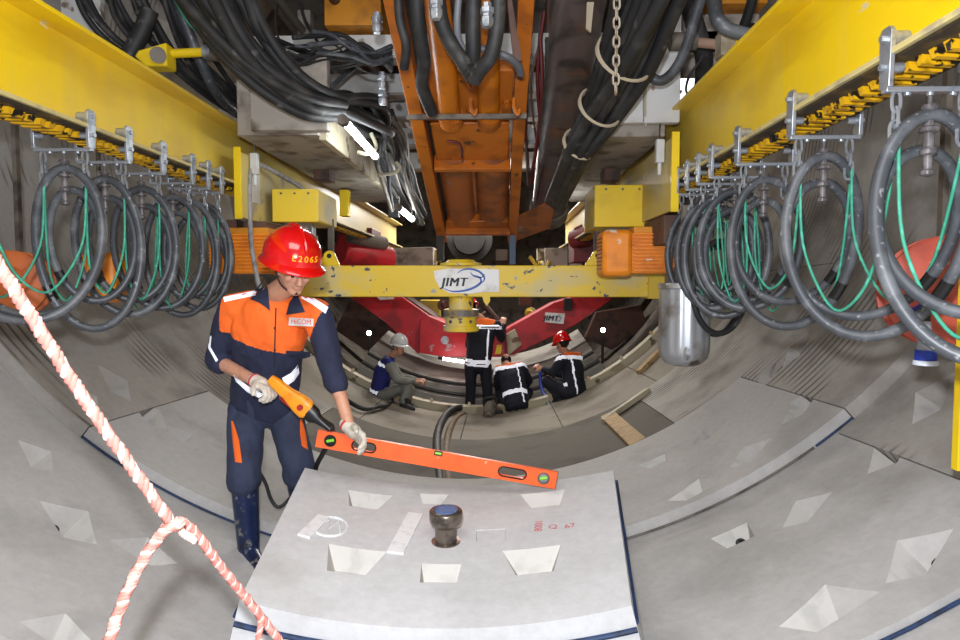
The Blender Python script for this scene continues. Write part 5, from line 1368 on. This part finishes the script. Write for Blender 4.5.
# collar flaps, placket, badge
def T3(a, b, f=0): return nk+rt0*a+up*b+fw*f
def surf(a, b, extra=.006, R=.14):
    return None
from mathutils.bvhtree import BVHTree
jk = [o for o in e.children if o.name.startswith('jacket')][0]
bo = [o for o in e.children if o.name.startswith('body')][0]
bm = bmesh.new(); bm.from_mesh(jk.data); bm.from_mesh(bo.data); bvh = BVHTree.FromBMesh(bm); bm.free()
tr = [o for o in e.children if o.name.startswith('trousers')][0]
bm = bmesh.new(); bm.from_mesh(tr.data); bvt = BVHTree.FromBMesh(bm); bm.free()
def onj(px, py, lift=.004):
    rd = ray(px, py).normalized(); loc, nn, _, _ = bvh.ray_cast(V((0, 0, EYE))-root, rd)
    if loc is None: return P(px, py, 3.08)
    return loc+root-rd*lift
def cloth_patch(name, pts, mat, th=.004, lab=None, lift=.004, parent=None):
    q = [onj(x, y, lift) for x, y in pts]; mb = MB(); mb.prism(q, -fw*th-ray(*pts[0]).normalized()*0); return part(name, mb, mat, parent or jk, label=lab)
def strip(name, top, bot, mat, n=14, lift=.004, tree=None, parent=None, lab=None, th=.004):
    tree = tree or bvh; mb = MB(); rows = []
    def at(poly, t):
        f = t*(len(poly)-1); i = min(int(f), len(poly)-2); f -= i
        return (poly[i][0]*(1-f)+poly[i+1][0]*f, poly[i][1]*(1-f)+poly[i+1][1]*f)
    last = None
    for i in range(n+1):
        a = at(top, i/n); b = at(bot, i/n); row = []
        for k in range(4):
            x = a[0]+(b[0]-a[0])*k/3; y = a[1]+(b[1]-a[1])*k/3; rd = ray(x, y).normalized()
            loc, nn, _, _ = tree.ray_cast(V((0, 0, EYE))-root, rd)
            if loc is None: loc = last if last is not None else P(x, y, 3.1)-root
            last = loc; row.append((loc+root-rd*lift, rd))
        rows.append(row)
    vs = [p for r_ in rows for p, d_ in r_]+[p+d_*(th+lift) for r_ in rows for p, d_ in r_]; K_ = (n+1)*4; fs = []
    g_ = lambda i, k, o=0: o*K_+i*4+k
    for i in range(n):
        for k in range(3): fs += [(g_(i, k), g_(i, k+1), g_(i+1, k+1), g_(i+1, k)), (g_(i, k, 1), g_(i+1, k, 1), g_(i+1, k+1, 1), g_(i, k+1, 1))]
        fs += [(g_(i, 0), g_(i+1, 0), g_(i+1, 0, 1), g_(i, 0, 1)), (g_(i, 3), g_(i, 3, 1), g_(i+1, 3, 1), g_(i+1, 3))]
    for k in range(3): fs += [(g_(0, k), g_(0, k, 1), g_(0, k+1, 1), g_(0, k+1)), (g_(n, k), g_(n, k+1), g_(n, k+1, 1), g_(n, k, 1))]
    mb.add(vs, fs); return part(name, mb, mat, parent or jk, label=lab, angle=60)
strip('collar', [(265, 277), (268, 290), (270, 311)], [(258, 286), (250, 299), (262, 304)], NAVY, 12, .010)
strip('collar', [(297, 292), (300, 300), (305, 312)], [(293, 297), (289, 303), (286, 315)], NAVY, 12, .010)
strip('reflective_strip', [(222.5, 294.7), (256.8, 287.8)], [(224.4, 301.8), (255.3, 295.3)], REFL, lab='white reflective shoulder strip')
strip('reflective_strip', [(300.3, 292), (314, 298), (328.4, 307)], [(301.2, 298), (312, 304), (325.5, 313.6)], REFL, lab='white reflective shoulder strip')
strip('reflective_strip', [(233, 374.5), (248, 386), (264, 394.5)], [(236, 381.6), (247, 392), (259, 398)], REFL, lab='white reflective hem strip')
strip('reflective_strip', [(282, 378), (291, 373), (298, 365)], [(286, 386.5), (294, 381), (299.5, 373)], REFL, lab='white reflective hem strip')
strip('knee_flash', [(231, 421), (232.5, 440), (235, 462)], [(233, 421), (239, 440), (242, 463)], ORCL, 16, .003, bvt, tr, 'narrow orange flash on the trouser leg')
strip('knee_flash', [(300, 419), (300, 434), (302, 446)], [(302, 419), (306, 434), (308, 450)], ORCL, 16, .003, bvt, tr, 'narrow orange flash on the trouser leg')
strip('piping', [(209, 336), (208, 348), (216, 362)], [(211.5, 336), (210.5, 347), (218, 360)], REFL, 12, .003, lab='white piping on the sleeve')
for a, b in (((289, 317.5), (312, 318.5)),):
    bdg = cloth_patch('name_badge', [(289, 317.5), (313.5, 319), (313, 326.5), (288.5, 325.5)], WPLT, .003, 'white chest badge with red letters', lift=.010)
    p = onj(301, 322, .013); x_ = (onj(313, 322.7, .013)-onj(289, 321.3, .013)).normalized(); z_ = V((0, 0, 1)); z_ = (z_-x_*z_.dot(x_)).normalized()
    part('lettering', text_mb('FECOM', .034, .001, frame(p, x_, z_), space=1.0), M('badge_red', (.85, .35, .30), rough=.8), bdg)
mb = MB(); mb.tube([onj(276+(y-305)*-.03, y, .003) for y in range(308, 372, 6)], .003, 6); part('placket_seam', mb, NAVYD, jk)
for (x0, x1, y) in ((240, 262, 349), (286, 310, 351)):
    cloth_patch('pocket_flap', [(x0, y), (x1, y+1), (x1, y+6), ((x0+x1)/2, y+9), (x0, y+5)], NAVY, .003, lift=.006)
for k, y in enumerate((328, 350)):
    mb = MB(); p = onj(275, y, .006); mb.cyl(p, p+fw*.004, .005, n=10); part('button', mb, BLACKP, jk)
# gloves
mb = MB(); hand_shapes(mb, J['wrR'], V(J['wrR'])+V(J['hdR']).normalized()*.08, J['hnR'], J['hcR'], -1, 1.02, .0032); mb.cap(V(J['wrR'])-V(J['hdR']).normalized()*.02, V(J['wrR'])+V(J['hdR']).normalized()*.03, .033, .036)
g_ = rm_obj('glove', remesh(mb, .004, 2), [GLOVE], e, root, label='cream cotton glove')
mb = MB(); a_ = V(J['wrR'])-V(J['hdR']).normalized()*.02; mb.lathe(a_-V(J['hdR']).normalized()*.006, V(J['hdR']), [(0, .033), (.006, .036), (.012, .034)], 20); part('cuff_band', mb, GCUFF, g_)
mb = MB(); hand_shapes(mb, J['wrL'], V(J['wrL'])+V(J['hdL']).normalized()*.08, J['hnL'], J['hcL'], -1, 1.02, .0032); mb.cap(V(J['wrL'])-V(J['hdL']).normalized()*.03, V(J['wrL'])+V(J['hdL']).normalized()*.03, .032, .036)
g_ = rm_obj('glove', remesh(mb, .004, 2), [GLOVE], e, root, label='cream cotton glove')
mb = MB(); a_ = V(J['wrL'])-V(J['hdL']).normalized()*.03; mb.lathe(a_-V(J['hdL']).normalized()*.006, V(J['hdL']), [(0, .032), (.006, .035), (.012, .033)], 20); part('cuff_band', mb, GCUFF, g_)

# remote control held in the hand
t = Th('remote_control', P(290, 395, 2.99), 'yellow orange pendant remote control held in the bending man’s gloved hand', 'remote control')
a = P(272, 380, 3.0); b = P(312, 414, 2.98); d = (b-a).normalized(); w = d.cross(V((0, 1, 0))).normalized(); yv = V((0, 1, 0))
mb = MB(); mb.loft([(a-d*.01, w*.020, yv*.018), (a+d*.02, w*.026, yv*.024), (a+d*.10, w*.030, yv*.028), (a+d*.17, w*.046, yv*.032), (a+d*.215, w*.048, yv*.033), (a+d*.23, w*.036, yv*.028)], 24, pw=.6); t.part('case', mb, REMO)
mb = MB(); mb.loft([(a+d*.228, w*.042, yv*.030), (a+d*.26, w*.040, yv*.028), (a+d*.285, w*.024, yv*.022), (a+d*.33, w*.015, yv*.015), (a+d*.36, w*.013, yv*.013)], 20); t.part('cable_boot', mb, BLACKP)
mb = MB(); c_ = a+d*.19-yv*.034+w*.0; mb.cyl(c_, c_-yv*.012, .014, n=14); t.part('button', mb, REDP)
mb = MB(); mb.loft([(a+d*.12-w*.034, d*.05, yv*.014), (a+d*.12-w*.044, d*.04, yv*.01)], 12); t.part('guard', mb, REDP)
hose('pendant_cable', hp([(316, 415, 2.98), (325, 422, 3.0), (332, 427, 3.1), (330, 440, 3.2), (322, 455, 3.25), (316, 468, 3.3), (314, 490, 3.4)]), .013, BLACKP, 'black pendant cable trailing from the remote control behind the spirit level', 'cable')
hose('pendant_cable', hp([(248, 455, 3.5), (264, 480, 3.5), (271, 499, 3.5), (279, 507, 3.5), (290, 498, 3.55), (300, 482, 3.6)]), .010, RUBD, 'dark cable loop hanging between the bending man’s boots', 'cable')
# spirit level
a = P(318, 438, 3.06); b = P(556, 480, 3.10); d = (b-a).normalized(); w = V((0, -1, 0)).cross(d).normalized()
if w.z < 0: w = -w
nY = d.cross(w).normalized()
if nY.y > 0: nY = -nY
L_ = (b-a).length
def SLp(u, v, f=0): return a+d*u+w*v+nY*f
sl = Th('spirit_level', a.lerp(b, .5), 'long orange spirit level held slanting over the loose concrete segment', 'spirit level')
h2 = .041
# body with two hand slots and round vial holes left as gaps
def slot_poly(u0, u1, v, r, n=8):
    pts = []
    for j in range(n+1):
        t_ = pi/2+pi*j/n; pts.append((u0+r*cos(t_), v+r*sin(t_)))
    for j in range(n+1):
        t_ = -pi/2+pi*j/n; pts.append((u1+r*cos(t_), v+r*sin(t_)))
    return pts
bodym = MB(); bodym.box((0, 0, 0), (1, 1, 1)); 
mb = MB(); mb.hexa([SLp(0, -h2, -.012), SLp(L_, -h2, -.012), SLp(L_, h2, -.012), SLp(0, h2, -.012), SLp(0, -h2, .012), SLp(L_, -h2, .012), SLp(L_, h2, .012), SLp(0, h2, .012)])
me = mb.mesh('body', [LEVEL, LEVEL], 30)
cut2 = MB()
slots = [(.19, .26, 0, .020), (L_-.26, L_-.17, 0, .020)]
for (u0, u1, v, r) in slots: cut2.prism([SLp(x, y, -.03) for x, y in slot_poly(u0, u1, v, r)], nY*.06)
for u in (.062, L_-.062): cut2.prism([SLp(u+.026*cos(2*pi*j/20), .026*sin(2*pi*j/20), -.03) for j in range(20)], nY*.06)
me = boolean_cut(me, cut2); finish(me, 30); me.transform(Matrix.Translation(-sl.loc)); bd = link('body', me, sl.e)
for (u0, u1, v, r) in slots:
    mb = MB(); mb.tube([SLp(x, y, .0125) for x, y in slot_poly(u0, u1, v, r+.003)], .0035, 6, closed=True); sl.part('grip_rim', mb, BLACKP)
for u in (.062, L_-.062):
    mb = MB(); mb.tube([SLp(u+.026*cos(2*pi*j/20), .026*sin(2*pi*j/20), .012) for j in range(20)], .004, 6, closed=True); rg = sl.part('vial_ring', mb, BLACKP if u < .5 else STEELD)
    mb = MB(); mb.cyl(SLp(u, 0, -.006), SLp(u, 0, .004), .0255, n=24); sl.part('vial_disc', mb, BLACKP if u < .5 else STEEL, parent=rg)
    mb = MB(); mb.cyl(SLp(u-.017, -.006, .008), SLp(u+.017, .006, .008), .0075, n=12); sl.part('vial', mb, VIAL, parent=rg)
mb = MB(); mb.hexa([SLp(L_/2-.02, h2-.02, .0125), SLp(L_/2+.02, h2-.02, .0125), SLp(L_/2+.02, h2+.002, .0125), SLp(L_/2-.02, h2+.002, .0125), SLp(L_/2-.02, h2-.02, .016), SLp(L_/2+.02, h2-.02, .016), SLp(L_/2+.02, h2+.002, .016), SLp(L_/2-.02, h2+.002, .016)]); cv = sl.part('vial_window', mb, BLACKP)
mb = MB(); mb.cyl(SLp(L_/2-.015, h2-.009, .016), SLp(L_/2+.015, h2-.009, .016), .006, n=10); sl.part('vial', mb, VIAL, parent=cv)
for u in (0, L_):
    mb = MB(); uu = -.004 if u == 0 else L_; mb.hexa([SLp(uu, -h2, -.013), SLp(uu+.004, -h2, -.013), SLp(uu+.004, h2, -.013), SLp(uu, h2, -.013), SLp(uu, -h2, .013), SLp(uu+.004, -h2, .013), SLp(uu+.004, h2, .013), SLp(uu, h2, .013)]); sl.part('end_cap', mb, STEELD if u else LEVEL)

# --- the far workers
def nearer(J, k):                        # the same pose, standing a little nearer
    o = V((0, 0, EYE)); out = {}
    for a, v in J.items():
        out[a] = o+(v-o)*k if (isinstance(v, Vector) and a[:2] in ('he', 'ne', 'ch', 'pe', 'sh', 'el', 'wr', 'hi', 'kn', 'an', 'to')) else v
    out['s'] = J.get('s', 1)*k
    return out
def segd(p, a, b):
    a = V(a); b = V(b); t = max(0, min(1, (p-a).dot(b-a)/(b-a).length_squared)); return (p-a-(b-a)*t).length
def far(label, J, cls, mats, tm, hel, seed, boot=DARK, root=None, vest=False):
    e, *r = clothed_person(root, J, label, dict(voxel=.016, cls=cls, mats=mats, tmats=[tm], trcuff=.8, bootf=.3, seed=seed, boot=boot, s=J.get('s', 1.0)))
    if hel: helmet(e, root, V(J['head'])+V(J['up']).normalized()*.05, V(J['face']), V(J['up']), hel, J.get('s', 1.0)*1.03)
    return e
# 1: crouching man, white helmet, blue vest, facing right
def D(px, py, d): return P(px, py, d)
J1 = dict(s=.95, head=D(399, 347, 8.75), face=(.9, -.75, -.2), up=(.1, -.05, 1), neck=D(390, 357, 8.8), chest=D(384, 369, 8.8), pelvis=D(378, 393, 8.8), front=(1, -.2, 0),
          shR=D(389, 363, 8.62), elR=D(397, 380, 8.55), wrR=D(415, 382, 8.6), shL=D(390, 362, 8.98), elL=D(400, 378, 9.0), wrL=D(417, 380, 8.75),
          hipR=D(383, 395, 8.68), knR=D(408, 386, 8.6), anR=D(403, 405, 8.55), toeR=D(413, 409, 8.5),
          hipL=D(383, 395, 8.9), knL=D(410, 389, 8.9), anL=D(406, 405, 8.8), toeL=D(416, 409, 8.75),
          hdR=(1, 0, .1), hnR=(0, 0, -1), hcR=1.1, hdL=(1, -.2, .1), hnL=(0, 0, -1), hcL=1.1)
J1 = nearer(J1, .948)
def c1(a, b, f, c, n):
    for k in 'RL':
        if segd(c, J1['el'+k], J1['wr'+k]) < .085 or segd(c, V(J1['sh'+k]).lerp(J1['el'+k], .25), J1['el'+k]) < .080: return 2
    if b < -.50 and b > -.545: return 1
    if abs(b+.12+.0*f) < .022: return 1
    return 0
far('man in a white helmet and blue vest crouching on the rim at the left', J1, c1, [BLUV, REFL, GREYC], GREYC, HELW, 31, DARK, D(392, 408, 8.8))
# 2: standing man seen from behind, head hidden by the drum
J2 = dict(s=1.0, head=D(471, 309, 8.95), face=(-.2, 1, -.4), up=(-.4, .1, 1), neck=D(481, 319, 9.0), chest=D(482, 333, 9.0), pelvis=D(478, 362, 9.0), front=(0, 1, 0),
          shL=D(473, 325, 9.0), elL=D(469, 345, 9.1), wrL=D(474, 352, 9.3), shR=D(496, 325, 9.0), elR=D(501, 338, 9.15), wrR=D(503, 325, 9.35),
          hipL=D(471, 366, 9.0), knL=D(471, 388, 9.0), anL=D(470, 411, 9.0), toeL=D(469, 414, 9.15),
          hipR=D(485, 366, 9.0), knR=D(487, 388, 9.0), anR=D(488, 411, 9.0), toeR=D(489, 414, 9.15),
          hdR=(.1, .5, .8), hnR=(0, 1, 0), hcR=.6, hdL=(.3, 1, 0), hnL=(0, 0, -1), hcL=.6)
def c2(a, b, f, c, n):
    if f < .02:
        if b > -.075 and abs(a) < .19: return 1
        if b < -.62 and b > -.68 or -.125 < b <= -.075 and abs(a) < .2: return 2
        if abs(abs(a+.0)-.12) < .012 and b < -.1 and a < 0: return 2
        if -.125 < b <= -.075: return 2
    if b > -.075 and abs(a) < .19: return 1
    if -.56 > b > -.61: return 2
    return 0
far('man in dark navy work suit standing with his back turned behind the yellow drum', J2, c2, [NAVYD, ORCL, REFL], NAVYD, HELR, 41, DARK, D(479, 415, 9.0))
# 3: crouching, back turned, head bent
J3 = dict(s=.97, head=D(506, 362, 9.35), face=(-.1, 1, -.9), up=(0, .9, .6), neck=D(509, 366, 9.1), chest=D(512, 377, 8.95), pelvis=D(516, 402, 8.78), front=(-.1, 1, -.3),
          shL=D(499, 370, 9.0), elL=D(497, 385, 9.2), wrL=D(500, 396, 9.35), shR=D(521, 367, 9.0), elR=D(529, 380, 9.15), wrR=D(521, 392, 9.35),
          hipL=D(508, 404, 8.85), knL=D(500, 392, 9.15), anL=D(503, 412, 9.0), toeL=D(501, 414, 9.15),
          hipR=D(523, 404, 8.85), knR=D(528, 392, 9.15), anR=D(524, 411, 9.0), toeR=D(524, 413, 9.15),
          hdR=(0, 1, -.2), hnR=(0, 0, -1), hcR=.7, hdL=(0, 1, -.2), hnL=(0, 0, -1), hcL=.7)
J3 = nearer(J3, .96)
def c3(a, b, f, c, n):
    if b > -.045 and abs(a) < .2: return 1
    if -.105 < b <= -.045 and f < .06: return 2
    if -.50 < b < -.44 and f < .03: return 2
    if abs(a+.11) < .01 and b < -.1 and f < .03: return 2
    return 0
far('man in dark work suit crouching in the middle with his back turned and head bent', J3, c3, [NAVYD, ORCL, REFL], NAVYD, None, 51, DARK, D(516, 413, 8.9))
# 4: crouching, red helmet, right
J4 = dict(s=.98, head=D(562, 345, 8.95), face=(-.75, .7, -.35), up=(-.05, .1, 1), neck=D(568, 354, 8.9), chest=D(572, 366, 8.85), pelvis=D(575, 391, 8.75), front=(-1, .4, 0),
          shL=D(562, 359, 8.72), elL=D(553, 373, 8.75), wrL=D(543, 369, 8.85), shR=D(578, 357, 9.0), elR=D(572, 374, 9.15), wrR=D(556, 374, 9.15),
          hipL=D(568, 393, 8.7), knL=D(547, 381, 8.8), anL=D(560, 400, 8.75), toeL=D(549, 402, 8.85),
          hipR=D(574, 393, 8.9), knR=D(552, 382, 9.1), anR=D(566, 400, 9.05), toeR=D(556, 402, 9.15),
          hdR=(-1, .1, -.1), hnR=(0, 0, -1), hcR=.7, hdL=(-1, .2, .5), hnL=(0, .5, -1), hcL=.8)
J4 = nearer(J4, .955)
def c4(a, b, f, c, n):
    if b > -.045 and abs(a) < .2: return 1
    if -.10 < b <= -.045 and f < .08: return 2
    if abs(a-.10) < .010 and b < -.08: return 2
    if -.46 < b < -.41 and a > .05 and f > -.02: return 2
    return 0
far('man in a red helmet and dark work suit crouching on the rim at the right', J4, c4, [NAVYD, ORCL, REFL], NAVYD, HELR, 61, DARK, D(566, 403, 8.85))

# steel rod held behind the drum
mb = MB(); mb.cyl(P(481, 326.5, 8.9), P(499, 326.5, 8.9), .022, n=10); obj('steel_rod', mb, STEEL, None, 0, 'short bright steel rod held beside the yellow drum', 'rod')
# ------------------------------------------------------------ red and white rope barrier
rope = Th('barrier_rope', P(175, 525, 1.3), 'red and white rope tied in a knot slanting across the lower left foreground', 'rope')
def twist(pts, r):
    c = cr(pts, 14); mb = MB(); k = len(c)
    for s3 in range(3):
        out = []; acc = 0
        for i, p in enumerate(c):
            if i: acc += (c[i]-c[i-1]).length
            t = (c[min(i+1, k-1)]-c[max(i-1, 0)]).normalized(); u = t.orthogonal().normalized(); w = t.cross(u); a = acc*120+2*pi*s3/3
            u = V((0, 1, 0)).cross(t).normalized(); w = t.cross(u)
            out.append(p+(u*cos(a)+w*sin(a))*r*.45)
        mb.tube(out, r*.62, 7, mi=s3 if s3 < 2 else 0)
    return mb
ROPEW = M('rope_white', (.88, .72, .67), (.80, .58, .52), 30, rough=.85); ROPER = M('rope_red', (.80, .47, .42), (.84, .60, .55), 26, rough=.85)
def dense(pts, step=.012):
    c = cr(pts, 24); out = [c[0]]
    for p in c:
        if (p-out[-1]).length > step: out.append(p)
    return out
def twist2(pts, r):
    c = dense(pts, .006); mb = MB(); k = len(c)
    for s3 in range(3):
        out = []
        for i, p in enumerate(c):
            t = (c[min(i+1, k-1)]-c[max(i-1, 0)]).normalized(); u = V((0, 1, 0)).cross(t).normalized(); w = t.cross(u); a = i*.006*290+2*pi*s3/3
            out.append(p+(u*cos(a)+w*sin(a))*r*.5)
        mb.tube(out, r*.58, 6, mi=s3 % 2)
    return mb
rope.part('upper_strand', twist2([P(-60, 185, 1.0), P(0, 268, 1.08), P(85, 400, 1.2), P(172, 524, 1.3)], .0128), [ROPER, ROPEW], angle=80)
rope.part('lower_strand', twist2([P(182, 522, 1.28), P(166, 530, 1.27), P(148, 552, 1.26), P(128, 590, 1.24), P(110, 638, 1.22), P(98, 690, 1.2)], .0125), [ROPER, ROPEW], angle=80)
rope.part('lower_strand', twist2([P(164, 528, 1.31), P(180, 522, 1.33), P(196, 534, 1.37), P(225, 572, 1.45), P(262, 618, 1.58), P(300, 668, 1.7)], .0115), [ROPER, ROPEW], angle=80)
rope.part('loose_end', twist2([P(180, 530, 1.31), P(190, 538, 1.31), P(197, 541, 1.31)], .009), [ROPEW, ROPEW], angle=80)
rope.part('short_strand', twist2([P(262, 616, 1.58), P(260, 628, 1.57), P(258, 650, 1.56)], .009), [ROPER, ROPEW], angle=80)
# steel post the ropes pass in front of, at the segment corner
# ------------------------------------------------------------ light 
def area(name, loc, rot, sx, sy, W, col=(1, 1, 1)):
    l = bpy.data.lights.new(name, 'AREA'); l.shape = 'RECTANGLE'; l.size = sx; l.size_y = sy; l.energy = W; l.color = col
    o = bpy.data.objects.new(name, l); COL.objects.link(o); o.location = loc; o.rotation_euler = rot; return o
def spot(name, loc, W, r=.05):
    l = bpy.data.lights.new(name, 'POINT'); l.energy = W; l.shadow_soft_size = r
    o = bpy.data.objects.new(name, l); COL.objects.link(o); o.location = loc; return o
fl_ = spot('camera_flash', (-.05, -.02, EYE+.19), 345, .035)
fl_.data.color = (.95, .98, 1.06)
area('added_overhead_fill', (XC, 0.2, 3.9), (.5, 0, 0), 2.4, 1.4, 70, (1, .98, .96))  # unseen overhead fill, added to even out the flash falloff
area('added_far_fill', (-.16, 8.0, 3.08), (0, 0, 0), .45, .25, 85, (1, .95, .88))  # added fill hidden behind the orange block, brightens the far workers
area('added_far_fill', (XC, 11.6, 3.2), (-.5, 0, 0), 2.0, .25, 170, (1, .95, .9))  # added fill that lifts the dark bulkhead end
w = bpy.data.worlds.new('world'); S.world = w; w.use_nodes = True
w.node_tree.nodes['Background'].inputs[0].default_value = (.85, .88, 1, 1); w.node_tree.nodes['Background'].inputs[1].default_value = .35
S.view_settings.view_transform = 'Standard'; S.view_settings.look = 'None'; S.view_settings.gamma = 1; S.view_settings.exposure = 0
